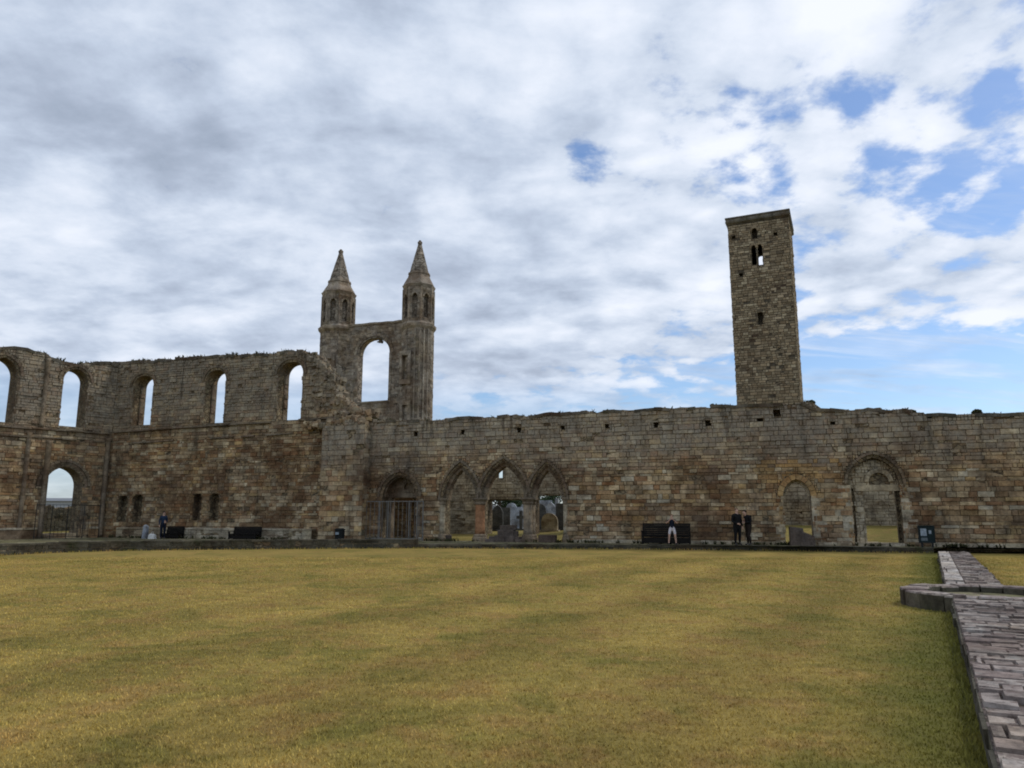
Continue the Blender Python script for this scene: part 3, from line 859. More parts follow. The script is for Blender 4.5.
# tympanum of the gated doorway, set back, with a trefoil-like pierced field
Ft = NAVE.shifted(-.75)
tym_ops = [Opening(w.c+.25, .32, w.spring+.45, w.spring+.62, .2, .2, 0), Opening(w.c, w.w*.80, 0, w.spring-.02, .01, None, 0, True)]
tt = interp([(w.c-w.w, w.spring+.2), (w.c-w.w*.5, w.spring+w.h*.86), (w.c, w.spring+w.h), (w.c+w.w*.5, w.spring+w.h*.86), (w.c+w.w, w.spring+.2)])
mb = MB()
wall_core(mb, Ft, w.c-w.w, w.c+w.w, 0, tt, .4, tym_ops[::-1], 0)
masonry(mb, Ft, w.c-w.w, w.c+w.w, w.spring, w.spring+w.h, lambda s,z: z < tt(s) and not tym_ops[0].covers(s,z), 0, seed=170, rows=(.2,.3), lens=(.3,.6))
mb.build('tympanum', M['mouldings'], east, origin=east.location)
# columns of the arcade
def column(px, r, mat, ps, full=True):
    s = NAVE.s(px); zc = E['a2'].spring
    for d in ps:
        c = NAVE.P(s, 0, d)
        mb = MB(); mb.tube([c+Vector((0,0,z)) for z in (.62, .9, zc-.32, zc-.2)], [r*1.06, r, r*.97, r*1.03], 14)
        sh = mb.build('column', mat, east, smooth=True, origin=east.location)
        mb = MB(); mb.tube([c+Vector((0,0,z)) for z in (zc-.26, zc-.2, zc-.1, zc+.02, zc+.05, zc+.12)], [r*1.1, r*1.25, r*1.2, r*1.55, r*1.65, r*1.6], 14)
        cp = mb.build('capital', M['mouldings'], sh, origin=east.location); cp.location = (0,0,0)
        mb = MB(); mb.tube([c+Vector((0,0,z)) for z in (.2, .42, .45, .56, .64)], [r*1.6, r*1.6, r*1.4, r*1.35, r*1.1], 12)
        bs_ = mb.build('base', M['mouldings'], sh, origin=east.location); bs_.location = (0,0,0)
column(441.5, .17, M['pale'], (-.1,))
column(479.3, .28, M['orange'], (-.12,))
column(527.2, .25, M['buff'], (-.12, -.75))
column(565.5, .15, M['pale'], (-.1,))
# small pointed doorway on the right
w = E['small']; mb = MB()
voussoirs(mb, NAVE, w.c, w.w, w.spring, w.h, .27, -.4, .05, 11, 0, seed=171)
mb.build('pointed_arch', M['ochre'], east, origin=east.location)
mb = MB()
voussoirs(mb, NAVE, w.c, w.w, w.spring, w.h, .14, -.8, -.42, 11, 0, seed=172, inner=-.14)
jambs(mb, NAVE, w.c, w.w, .1, w.spring, .25, -.5, .02, 0, seed=173, ragged=.45)
mb.build('door_jamb', M['pale'], east, origin=east.location)
# big round-headed doorway on the right: hood, recessed tympanum with blind arch, square-headed doorway
w = E['big']; mb = MB()
voussoirs(mb, NAVE, w.c, w.w, w.spring, w.h, .16, -.4, -.06, 15, 0, seed=174, inner=.0)
voussoirs(mb, NAVE, w.c, w.w, w.spring, w.h, .12, -.3, .13, 17, 0, seed=175, inner=.165)
mb.build('round_arch', M['mouldings'], east, origin=east.location)
mb = MB(); jambs(mb, NAVE, w.c, w.w, .1, w.spring, .3, -.4, .03, 0, seed=176, ragged=.55)
mb.build('door_jamb', M['pale'], east, origin=east.location)
Fd = NAVE.shifted(-.26)
sl, sr = Fd.at(864.5, 510)[0], Fd.at(897.5, 510)[0]; zl = Fd.z(880, 491)
dw = Opening((sl+sr)/2, (sr-sl)/2, 0, zl, .01, None, 0, True)
slots = [Opening(w.c-w.w+.10, .07, .4, w.spring-.25, .08, .16, 0), Opening(w.c+w.w-.10, .07, .4, w.spring-.25, .08, .16, 0)]
blind = Opening((sl+sr)/2, (sr-sl)/2*.62, zl+.35, zl+.45, (sr-sl)/2*.60, .06, .2)
tt2 = lambda s: w.top(s)+.10
mb = MB()
wall_core(mb, Fd, w.c-w.w+.005, w.c+w.w-.005, 0, tt2, .5, [dw, blind]+slots, 0, step=.12)
masonry(mb, Fd, w.c-w.w, w.c+w.w, 0, 8, lambda s,z: abs(s-w.c) < w.w-.02 and z < w.top(s)-.05 and not any(o.covers(s,z) for o in [dw, blind]+slots), 1, seed=177, rows=(.22,.34), lens=(.3,.6), proud=(0,.03))
mb.build('tympanum', [M['mortar'], M['pale']], east, origin=east.location)
mb = MB()
voussoirs(mb, Fd, blind.c, blind.w, blind.spring, blind.h, .2, -.05, .1, 11, 0, seed=178)
mb.build('blind_arch', M['pale'], east, origin=east.location)
mb = MB()
mb.hexa([Fd.P(s,z,-.3) for s,z in ((sl-.35,zl),(sr+.35,zl),(sr+.35,zl+.3),(sl-.35,zl+.3))]+[Fd.P(s,z,.08) for s,z in ((sl-.35,zl),(sr+.35,zl),(sr+.35,zl+.3),(sl-.35,zl+.3))])
mb.build('lintel', M['pale'], east, origin=east.location)
mb = MB(); ledge(mb, NAVE, w.c-w.w, w.c+w.w, lambda s: .1, .28, .1, 0, seed=179, d0=-.9, chamfer=0)
mb.build('door_sill', M['pale'], east, origin=east.location)
weeds('weeds', 'sparse dark weeds on the head of the long cloister wall', NAVE, E0, E1, east_top, T_E, 330, 12, .24)

weeds('weeds', 'rough grass and weeds along the foot of the long cloister wall', NAVE.shifted(.35), NAVE.s(366), NAVE.s(1000), lambda s: .27, .35, 420, 15, .26)
weeds('weeds', 'rough grass along the foot of the tall windowed wall', NAVE.shifted(.85), 1.0, NAVE.s(362), lambda s: .27, .3, 160, 16, .24)
def kerb_grass(label, K, seed):
    rng = random.Random(seed); mb = MB()
    for a, b in zip(K, K[1:]):
        n_ = Frame(a, b-a).n
        for i in range(int((b-a).length*22)):
            q = a.lerp(b, rng.random())+n_*rng.uniform(.02,.16)
            for j in range(rng.randint(2,5)):
                an = rng.uniform(0,6.28); h = rng.uniform(.03,.10); o = Vector((math.cos(an),math.sin(an),0)); w_ = .012
                c_ = Vector((-o.y,o.x,0))
                mb.face([q+c_*w_, q+o*h*.5+Vector((0,0,h)), q-c_*w_])
    tag(mb.build('grass', M['blade']), label, 'grass', kind='stuff')
kerb_grass('unmown grass at the foot of the left hand kerb', K1, 1)
kerb_grass('unmown grass at the foot of the right hand kerb', K2, 2)

# leafy tufts on the wall heads
def tuft(px, py, r, label, seed):
    s, z = NAVE.at(px, py); rng = random.Random(seed)
    c = NAVE.P(s, max(z, east_top(s)+.02), -.2)
    base = NAVE.P(s, east_top(s)-.1, -.2)
    t = thing('wall_shrub', label, 'shrub', tuple(base))
    mb = MB()
    for i in range(7):
        a = rng.uniform(0, 6.28); mb.tube([base, base.lerp(c, .6)+Vector((math.cos(a)*r*.3, math.sin(a)*r*.3, 0)), c+Vector((math.cos(a)*r*.7, math.sin(a)*r*.7, rng.uniform(-.2,.6)*r))], [.015,.011,.005], 5)
    mb.build('stem', M['bark'], t, origin=base)
    mb = MB()
    for i in range(520):
        v = Vector((rng.gauss(0,1), rng.gauss(0,1), rng.gauss(0,1))).normalized()*r*rng.uniform(.25,1.05)**.6
        v.z *= .8; p = c+v
        R = Euler((rng.uniform(0,3), rng.uniform(0,3), rng.uniform(0,3))).to_matrix(); l = rng.uniform(.03,.075)
        mb.face([p+R@Vector(q)*l for q in ((0,-1,0),(.5,0,.1),(0,1,0),(-.5,0,.1))])
    mb.build('leaves', M['foliage'], t, origin=base)
tuft(978, 412.5, .22, 'round dark shrub rooted on the wall head at far right', 1)
tuft(812, 405, .17, 'low dark shrub on the wall head beside the square tower', 2)
tuft(914, 412, .13, 'small dark shrub where the wall head steps down', 3)
tuft(712, 405, .10, 'tiny weed clump on the wall head left of the square tower', 4)

# ================================================================== beyond the cloister wall
FBK = NAVE.shifted(-10.5)
def back_wall(name, label, pxl, pxr, ytop, openings, seed, F=FBK, T=.8, mat='warm'):
    s0, s1 = F.s(pxl), F.s(pxr)
    top = ragged([(s0, F.z(pxl, ytop)), (s1, F.z(pxr, ytop))], .2, seed)
    c0 = F.P((s0+s1)/2, 0)
    t = thing(name, label, 'wall', (c0.x, c0.y, ground_z(c0.x, c0.y)))
    mb = MB()
    wall_core(mb, F, s0, s1, 0, top, T, openings, 0)
    masonry(mb, F, s0, s1, 0, 9, lambda s,z: z < top(s) and not any(o.covers(s,z) for o in openings), 1, seed=seed, rows=(.16,.28), lens=(.2,.6), proud=(0,.06))
    mb.build('masonry', [M['mortar'], M[mat]], t, origin=t.location)
    return t
CH = NAVE.shifted(-8.0)
ch_ops = []
def rect(F, l, r, yt, yb):
    s0, _ = F.at(l, yt); s1, _ = F.at(r, yt)
    return Opening((s0+s1)/2, (s1-s0)/2, F.z((l+r)/2, yb) if yb else 0, F.z((l+r)/2, yt), .01, None, 0, True)
ch_ops = [rect(CH, 488.5, 526, 500, None), rect(CH, 536, 564, 495.5, None), Opening(CH.at(499,474)[0], .26, CH.z(499,478), CH.z(499,471), .2, None, 0)]
back_wall('chapter_house_wall', 'rear rubble wall of the chapter house seen through the three arches', 425, 620, 452, ch_ops, 61, CH, .8, 'pale')
PS = NAVE.shifted(-3.0)
back_wall('passage_wall', 'dark rubble wall at the back of the gated passage', 366, 434, 466, [], 64, PS, .6, 'nave')
back_wall('precinct_wall', 'rubble wall beyond the doorways at right, above bright grass', 770, 990, 470, [], 62, FBK, .8, 'pale')
PW = Frame(plan(-60, 56), plan(200, 70)-plan(-60, 56))
back_wall('boundary_wall', 'dark low boundary wall outside the arched doorway at left', -40, 150, 507, [], 63, PW, .6, 'kerb')
FAR = Frame(plan(-80, 105), plan(220, 112)-plan(-80, 105))
s0, s1 = FAR.s(-60), FAR.s(170)
c0 = FAR.P((s0+s1)/2, 0)
hb = thing('distant_building', 'pale distant building seen low through the doorway at left', 'building', (c0.x, c0.y, ground_z(c0.x, c0.y)))
mb = MB(); zt = FAR.z(60, 501)
mb.hexa([FAR.P(s,z,0) for s,z in ((s0,0),(s1,0),(s1,zt),(s0,zt))]+[FAR.P(s,z,-8) for s,z in ((s0,0),(s1,0),(s1,zt),(s0,zt))])
mb.build('wall', plain_mat('pale_render', (.42,.44,.47), .9), hb, origin=hb.location)
mb = MB(); zr = FAR.z(60, 497.5)
mb.poly([FAR.P(s0-.2,zt,.4),FAR.P(s1+.2,zt,.4),FAR.P(s1+.2,zt,-8.4),FAR.P(s0-.2,zt,-8.4),FAR.P(s0+3,zr,-4),FAR.P(s1-3,zr,-4)], [(0,1,5,4),(2,3,4,5),(1,2,5),(3,0,4),(0,3,2,1)])
mb.build('roof', plain_mat('grey_slate', (.17,.18,.20), .7), hb, origin=hb.location)

# graveyard beyond the arches
def headstone(px, Y, h, w, shape, mat, label, group='headstones beyond the arches'):
    p = plan(px, Y); g = ground_z(p.x, p.y); b = Vector((p.x, p.y, g))
    rz = math.atan2(NAVE.t.y, NAVE.t.x)+random.uniform(-.15,.15)
    t = thing('headstone', label, 'headstone', tuple(b), rz, group)
    mb = MB(); n = 10
    prof = [(-w/2,.12),(w/2,.12)]
    if shape == 'round': prof += [(w/2*math.cos(a), h-w/2+w/2*math.sin(a)) for a in [math.pi*i/n for i in range(n+1)]]
    elif shape == 'pointed': prof += [(w/2,h*.72),(w*.3,h*.9),(0,h),(-w*.3,h*.9),(-w/2,h*.72)]
    elif shape == 'square': prof += [(w/2,h-.06),(w/2-.06,h),(-w/2+.06,h),(-w/2,h-.06)]
    elif shape == 'cross':
        a = w*.16; prof = [(-a,.12),(a,.12),(a,h*.58),(w/2,h*.58),(w/2,h*.74),(a,h*.74),(a,h),(-a,h),(-a,h*.74),(-w/2,h*.74),(-w/2,h*.58),(-a,h*.58)]
    d = .07
    k_ = len(prof)
    mb.poly([Vector((x,-d,z)) for x,z in prof]+[Vector((x,d,z)) for x,z in prof], [tuple(range(k_)), tuple(range(2*k_-1,k_-1,-1))]+[(i,(i+1)%k_,k_+(i+1)%k_,k_+i) for i in range(k_)])
    mb.build('slab', mat, t)
    mb = MB(); mb.box((-w/2-.1,-.2,-.15),(w/2+.1,.2,.13)); mb.build('base', mat, t)
    return t
G1, G2, G3 = M['grave'], M['grave_dark'], M['grave_buff']
for a in ((492,62,2.0,.9,'round',G1,'grey round-topped headstone just right of the orange column'),
          (497.5,56,1.9,.9,'pointed',G2,'dark pointed headstone left of centre in the middle arch'),
          (505,60,1.75,.85,'square',G2,'dark square headstone in the middle of the central arch'),
          (511.5,66,2.2,1.0,'round',G1,'blue-grey headstone above the stacked blocks'),
          (517,62,1.8,.9,'square',G1,'blue-grey square headstone right of centre in the middle arch'),
          (521,58,1.5,.7,'cross',G2,'dark stone cross beside the middle arch right column'),
          (540.5,57,2.0,.9,'round',G2,'dark round headstone beside the buff column'),
          (546,70,2.5,1.2,'square',G1,'blue-grey square monument farthest off in the right arch'),
          (551,61,2.2,.9,'pointed',G1,'blue-grey pointed headstone in the right arch'),
          (549.5,53,1.3,1.2,'round',G3,'buff low headstone standing in front in the right arch'),
          (557,57,2.4,.9,'cross',G1,'tall grey cross at right in the right arch'),
          (561.5,54,1.9,.8,'square',G2,'dark headstone against the right arch jamb'),
          (460.5,60,2.1,1.0,'square',G2,'dark headstone in the narrow gap of the left arch'),
          (486.5,70,2.4,1.1,'pointed',G1,'far grey headstone behind the orange column'),
          (526,72,2.3,1.2,'round',G1,'far grey headstone behind the buff column')):
    headstone(*a)

def tree(px, Y, h, r, label, seed, nleaf=5200):
    p = plan(px, Y); b = Vector((p.x, p.y, ground_z(p.x, p.y)-.05)); rng = random.Random(seed)
    t = thing('tree', label, 'tree', tuple(b), 0, 'trees beyond the walls')
    mb = MB()
    mb.tube([b, b+Vector((.1,0,h*.3)), b+Vector((-.05,.1,h*.62)), b+Vector((.05,0,h*.9))], [.22,.17,.1,.03], 8)
    clumps = []
    for i in range(16):
        a = rng.uniform(0, 6.28); z = h*rng.uniform(.35,.92); rr = r*rng.uniform(.35,.95)*(1.15-abs(z/h-.6))
        c = b+Vector((math.cos(a)*rr, math.sin(a)*rr, z)); clumps.append((c, rng.uniform(.35,.6)*r*.8))
        mb.tube([b+Vector((0,0,z*.7)), b.lerp(c,.5)+Vector((0,0,z*.4)), c], [.06,.04,.015], 5)
    mb.build('trunk', M['bark'], t, origin=b)
    mb = MB()
    for i in range(nleaf):
        c, cr = rng.choice(clumps)
        v = Vector((rng.gauss(0,1), rng.gauss(0,1), rng.gauss(0,1))).normalized()*cr*rng.random()**.45; v.z *= .75
        R = Euler((rng.uniform(0,3), rng.uniform(0,3), rng.uniform(0,3))).to_matrix(); l = rng.uniform(.09,.18)
        mb.face([c+v+R@Vector(q)*l for q in ((0,-1,0),(.55,0,.1),(0,1,0),(-.55,0,.1))])
    mb.build('crown', M['leaf'], t, origin=b)
tree(500, 92, 5.2, 3.2, 'dark green tree behind the graves in the middle arch', 71)
tree(538, 96, 4.6, 2.6, 'dark green tree behind the graves between the middle and right arches', 72)

# ================================================================== EAST GABLE WITH TWO TURRETS
def plan_at(px, py, Y):
    r = ray(px, py); return Vector((r.x/r.y*Y, Y, 0))
GL, GR = plan_at(338.5, 310, 80.5), plan_at(418.5, 310, 77.0)
GF = Frame(GL, GR-GL); GW = (GR-GL).length
gable = thing('east_gable', 'twin-spired ruined gable with one tall arched window', 'gable', tuple((GL+GR)/2))
def zg(px, py): return GF.z(px, py)
def octa(mb, c, z0, z1, r0, r1, m=0, rot=0.0, n=8, cap=True):
    p = []
    for z, r in ((z0,r0),(z1,r1)):
        p += [c+Vector((r*math.cos(2*math.pi*(i+.5)/n+rot), r*math.sin(2*math.pi*(i+.5)/n+rot), z)) for i in range(n)]
    f = [(i,(i+1)%n,n+(i+1)%n,n+i) for i in range(n)]
    if cap: f += [tuple(range(n)), tuple(range(2*n-1,n-1,-1))]
    mb.poly(p, f, m)
def facets(c, r, rot, n=8):
    """frames of the facets of a regular prism: (frame, width)"""
    out = []
    for i in range(n):
        a0, a1 = 2*math.pi*(i+.5)/n+rot, 2*math.pi*(i+1.5)/n+rot
        p0 = c+Vector((r*math.cos(a0), r*math.sin(a0), 0)); p1 = c+Vector((r*math.cos(a1), r*math.sin(a1), 0))
        out.append((Frame(p0, p1-p0), (p1-p0).length))
    return out
grot = math.atan2(GF.t.y, GF.t.x)+math.radians(13)
def turret(c, px, wpx, y, seed, label):
    """y: pixel rows of (shaft top, upper stage top, shoulder top, spire base, tip)"""
    Y = c.y; r = wpx/2*Y/(FPX/CP)/math.cos(math.pi/8)
    zc = lambda py: EYE+Y*(ray(px,py).z/ray(px,py).y)
    zs_, zu, zsh, zb, zt_ = [zc(v) for v in y]
    tr = MB()
    octa(tr, c, 0, zs_, r*.97, r*.97, 0, grot)
    for i, (F, L) in enumerate(facets(c, r*.97, grot)):
        if F.n.y < .35:
            masonry(tr, F, .04, L-.04, 9.0, zs_-.1, lambda s,z: True, 1, rows=(.28,.42), lens=(.35,.9), proud=(.0,.05), seed=seed+i)
    o = tr.build('turret', [M['spire'], M['gable']], gable, origin=gable.location)
    if label: o['label'] = label
    sub = lambda mb, nm, ms, sm=False: setattr(mb.build(nm, ms, o, sm, origin=gable.location), 'location', (0,0,0))
    mb = MB()                                               # cornice between the stages
    octa(mb, c, zs_-.5, zs_-.22, r*.99, r*1.1, 0, grot); octa(mb, c, zs_-.22, zs_+.05, r*1.1, r*1.12, 0, grot); octa(mb, c, zs_+.05, zs_+.3, r*1.1, r*.97, 0, grot)
    sub(mb, 'cornice', M['gable'])
    mb = MB(); ru = r*.93                                   # upper stage: a lancet in every face
    for i, (F, L) in enumerate(facets(c, ru, grot)):
        op = Opening(L/2, L*.23, zs_+(zu-zs_)*.18, zs_+(zu-zs_)*.72, L*.32, .35, .12)
        wall_core(mb, F, 0, L, zs_+.1, lambda s: zu, .45, [op], 0, step=5)
        if F.n.y < .35:
            masonry(mb, F, .03, L-.03, zs_+.3, zu-.05, lambda s,z: not op.covers(s,z), 1, rows=(.26,.38), lens=(.25,.6), proud=(.0,.04), seed=seed+20+i)
            voussoirs(mb, F, op.c, op.w, op.spring, op.h, .16, -.1, .09, 8, 1, seed=seed)
    for i in range(8):                                      # shafts on the corners
        a = 2*math.pi*(i+.5)/8+grot
        p = c+Vector((ru*1.0*math.cos(a), ru*1.0*math.sin(a), 0))
        mb.tube([p+Vector((0,0,zs_+.2)), p+Vector((0,0,zu-.1))], .11, 6, 1)
    sub(mb, 'belfry_stage', [M['spire'], M['gable']])
    mb = MB()                                               # eaves and shoulder
    octa(mb, c, zu-.05, zu+.3, ru*1.02, ru*1.10, 0, grot); octa(mb, c, zu+.3, zsh, ru*1.06, r*.72, 0, grot); octa(mb, c, zsh, zb, r*.70, r*.63, 0, grot); octa(mb, c, zb-.08, zb+.16, r*.68, r*.66, 0, grot)
    sub(mb, 'shoulder', M['gable'])
    mb = MB()                                               # spire
    k_ = 6
    for j in range(k_):
        f0, f1 = j/k_, (j+1)/k_
        octa(mb, c, zb+.1+(zt_-zb-.4)*f0, zb+.1+(zt_-zb-.4)*f1, r*(.60*(1-f0)+.09*f0)*(1.015 if j % 2 else 1), r*(.60*(1-f1)+.09*f1)*(1.015 if j % 2 else 1), 0, grot, cap=False)
    octa(mb, c, zt_-.45, zt_-.2, r*.13, r*.15, 0, grot); octa(mb, c, zt_-.2, zt_, r*.12, r*.06, 0, grot)
    sub(mb, 'spire', M['spire'])
    return zs_, r
turret(GL, 338.5, 33, (330,297,287,283,249.5), 201, None)
zsR, rR = turret(GR, 419, 32, (327,290,279,275,240.5), 231, None)
# clustered shafts down the right turret
mb = MB()
for i in range(1, 5):
    a = math.atan2(GF.t.y, GF.t.x)-math.pi/2+.05+i*.27
    p = GR+Vector((rR*1.0*math.cos(a), rR*1.0*math.sin(a), 0))
    mb.tube([p+Vector((0,0,8)), p+Vector((0,0,zsR-.5))], .08, 7)
mb.build('shaft', M['gable'], gable, origin=gable.location)
gw = op_px(GF, 361.5, 390, 336, 352, 401, ring=.5)
slots_g = [op_px(GF, 401.5, 407.5, 354, 356, 379.5, depth=.6, ring=0), op_px(GF, 402, 408, 404.5, 406, 421, depth=.6, ring=0), op_px(GF, 326.5, 332, 358, 360, 376, depth=.6, ring=0)]
gtop = ragged([(0, zg(355,326.5)), (GW, zg(402,322.5))], .05, 91)
mb = MB()
GFw = GF.shifted(.55)
gw = op_px(GFw, 358.5, 389.5, 338, 354, 401, ring=.5)
g2 = [gw]
wall_core(mb, GFw, .9, GW-.9, 0, gtop, .95, g2, 0)
masonry(mb, GFw, .9, GW-.9, 8, 40, lambda s,z: z < gtop(s) and not gw.covers(s,z), 1, rows=(.28,.42), lens=(.35,.9), proud=(0,.05), seed=251)
mb.build('masonry', [M['spire'], M['gable']], gable, origin=gable.location)
mb = MB()
voussoirs(mb, GFw, gw.c, gw.w, gw.spring, gw.h, .26, -.8, -.25, 13, 0, seed=252, inner=-.08)
voussoirs(mb, GFw, gw.c, gw.w, gw.spring, gw.h, .30, -.5, .10, 15, 0, seed=253, inner=.19)
jambs(mb, GFw, gw.c, gw.w, gw.z0, gw.spring, .3, -.5, .08, 0, seed=254)
rng = random.Random(12)
for i in range(5): rubble(mb, rng, GFw.P(gw.c+rng.uniform(-.3,1.1), gw.spring+gw.h-rng.uniform(.05,.45), -.6), rng.uniform(.1,.22))
mb.build('window_arch', M['gable'], gable, origin=gable.location)
mb = MB(); ledge(mb, GFw, .9, GW-.9, lambda s: gtop(s)-.2, .3, .12, 0, seed=255, d0=-.97, chamfer=.2)
mb.build('coping', M['gable'], gable, origin=gable.location)
mb = MB(); ledge(mb, GFw, gw.c-gw.w-.4, gw.c+gw.w+.4, lambda s: gw.z0-.3, .3, .15, 0, seed=256, d0=-.3)
mb.build('window_sill', M['gable'], gable, origin=gable.location)
# stair slits: dark recessed boxes framed in stone, on the pier beside the right turret and on the left turret
FR = GF.shifted(rR*1.03)
def slit(l, r_, yt, yb):
    F = FR; s0, z1 = F.at(l, yt); s1, z0 = F.at(r_, yb)
    mb = MB(); c, w_ = (s0+s1)/2, (s1-s0)/2
    sl_ = Opening(c, w_, z0, z1, .01, .55, 0, True)
    wall_core(mb, F, c-w_-.3, c+w_+.3, z0-.5, lambda s: z1+.5, .9, [sl_], 0, step=9)
    jambs(mb, F, c, w_, z0, z1, .25, -.1, .05, 0, seed=int(l))
    mb.hexa([F.P(s,z,-.1) for s,z in ((s0-.3,z1),(s1+.3,z1),(s1+.3,z1+.35),(s0-.3,z1+.35))]+[F.P(s,z,.06) for s,z in ((s0-.3,z1),(s1+.3,z1),(s1+.3,z1+.35),(s0-.3,z1+.35))])
    mb.build('stair_slit', M['gable'], gable, origin=gable.location)
slit(402, 407.5, 355.5, 379)
slit(402, 407.5, 405, 421)
slit(327, 331.5, 359, 376)

# ================================================================== SQUARE TOWER
TL = plan(743, 78.0); TTH = math.radians(24)
tt_ = Vector((math.cos(TTH), -math.sin(TTH), 0))
TF = Frame(TL, tt_)
TW = TF.s(808)
zT = TF.z(752, 215)-.55
tower = thing('square_tower', 'tall slender square stone tower behind the long wall', 'tower', tuple(TF.P(TW/2, 0, -TW/2)))
b2 = [op_px(TF, a, b, ap, sp_, bs_, ring=.0) for a,b,ap,sp_,bs_ in ((751.2,756,245,248,265),(757.2,762,244,247,265))]
b1 = op_px(TF, 751.5, 757, 228, 231, 238.5, depth=.7, ring=0)
b3 = op_px(TF, 757.5, 763, 312, 314, 324, depth=.7, ring=0)
p1_ = [Opening(TF.at(x,y_)[0], .2, TF.z(x,y_)-.2, TF.z(x,y_)+.2, .01, .5, 0, True) for x,y_ in ((733.5,237.5),(775.5,234),(741,275))]
tops = lambda s: zT
tops_ = b2+[b1, b3]+p1_
mb = MB()
Tt = .9
wall_core(mb, TF, 0, TW, 0, tops, Tt, tops_, 0, step=1.5)
masonry(mb, TF, .0, TW, 5, zT-.35, lambda s,z: not any(o.covers(s,z) for o in tops_), 1, rows=(.2,.36), lens=(.28,.75), proud=(.0,.06), seed=301, gap=.03)
TR = Frame(TF.P(TW,0,0), -TF.n)
masonry(mb, TR, 0, TW, 5, zT-.35, lambda s,z: True, 1, rows=(.2,.36), lens=(.28,.75), proud=(.0,.06), seed=302, gap=.03)
wall_core(mb, TR, Tt, TW-Tt, 0, tops, Tt, [], 0, step=2)
TLf = Frame(TF.P(0,0,-TW), TF.n)
masonry(mb, TLf, 0, TW, 5, zT-.35, lambda s,z: True, 1, rows=(.2,.36), lens=(.28,.75), proud=(.0,.06), seed=303, gap=.03)
wall_core(mb, TLf, Tt, TW-Tt, 0, tops, Tt, [], 0, step=2)
TB = TF.shifted(-TW+Tt)
bo = op_px(TF, 757.5, 763, 240, 243, 265, ring=0)
cB = TB.at(760.2, 256)
wall_core(mb, TB, 0, TW, 0, tops, Tt, [Opening(cB[0]+.05, .34, TB.z(760,266)-.6, cB[1]-.05, .3, None, 0)], 0, step=2)
mb.build('masonry', [M['tower_core'], M['tower']], tower, origin=tower.location)
mb = MB()
ctr = TF.P(TW/2, 0, -TW/2); hw = TW/2
def sq(z0, z1, e0, e1, m=0):
    p = []
    for z, e in ((z0,e0),(z1,e1)):
        p += [ctr+TF.t*(sx*(hw+e))+TF.n*(sy*(hw+e))+Vector((0,0,z)) for sx,sy in ((-1,-1),(1,-1),(1,1),(-1,1))]
    mb.hexa(p, m)
sq(zT-.25, zT-.05, .02, .22); sq(zT-.05, zT+.12, .22, .24); sq(zT+.12, zT+.42, .2, .19); sq(zT+.422, zT+.56, .26, .24)
mb.build('parapet', M['coping'], tower, origin=tower.location)
mb = MB()
sm = (b2[0].s1+b2[1].s0)/2
mb.tube([TF.P(sm, b2[0].z0, -.15), TF.P(sm, b2[0].z0+.2, -.15), TF.P(sm, b2[0].spring-.1, -.15), TF.P(sm, b2[0].spring+.1, -.15)], [.14,.09,.09,.15], 10)
mb.build('window_shaft', M['pale'], tower, origin=tower.location)
for o in b2+[b1]:
    mb = MB(); voussoirs(mb, TF, o.c, o.w, o.spring, o.h, .22, -.1, .08, 7, 0, seed=310)
    mb.build('window_arch', M['tower'], tower, origin=tower.location)

# ================================================================== LOW STONE PATH WITH RING
RNG_C = on_level(985, 590.5, .28)+PDIR*.0
def slab_path(name, label, a, b, w, h, seed, border=0.0):
    """a raised strip of rough slabs from plan point a (left edge) to b, width w to the right"""
    d = (b-a); d.z = 0; L = d.length; d.normalize(); r = Vector((d.y, -d.x, 0))
    t = thing(name, label, 'low wall', (a.x, a.y, 0))
    mb = MB()
    p = [a, a+r*w, a+r*w+d*L, a+d*L]
    mb.hexa([Vector((q.x,q.y,-.03)) for q in p]+[Vector((q.x,q.y,h-.035)) for q in p], 0)
    FT = FlatFrame(a, r, d, h-.035)
    jag = random.Random(seed); wob = [jag.uniform(-.05,.05) for _ in range(400)]
    if border: masonry(mb, FT, 0, border, 0, L, lambda s,z: True, 2, rows=(.5,1.5), lens=(border*2,border*2+.001), proud=(.026,.034), gap=.008, seed=seed+1, miss=0, minp=.1)
    masonry(mb, FT, border, w, 0, L, lambda s,z: True, 1, rows=(.06,.34), lens=(.08,.62), proud=(.0,.038), gap=.006, seed=seed, miss=.03, minp=.08)
    FS = Frame(a+d*L, -d)
    FS = Frame(a, d); FS.n = -r
    masonry(mb, FS, 0, L, -.02, h-.03, lambda s,z: True, 3, rows=(.11,.16), lens=(.35,.9), proud=(0,.03), seed=seed+3, miss=0)
    FS2 = Frame(a+r*w, d); FS2.n = r
    masonry(mb, FS2, 0, L, -.02, h-.03, lambda s,z: True, 3, rows=(.11,.16), lens=(.35,.9), proud=(0,.03), seed=seed+4, miss=0)
    mb.build('slabs', [M['slab_core'], M['slab'], M['slab_edge'], M['kerb']], t, origin=t.location)
    return t
pn = on_level(1000, 768, .28); pr = on_level(952, 596, .28)
dvec = (pr-pn).normalized()
slab_path('low_stone_wall', 'broad low stone footing running out of the bottom right corner', pn-dvec*4.5, pr, 1.04, .28, 401)
fa, fb = on_level(945, 583.5, .28), on_level(938, 551.5, .28)
slab_path('low_stone_wall', 'narrow far stretch of stone footing between the ring and the wall', fa, fb+(fb-fa)*.02, 1.06, .28, 411, .38)
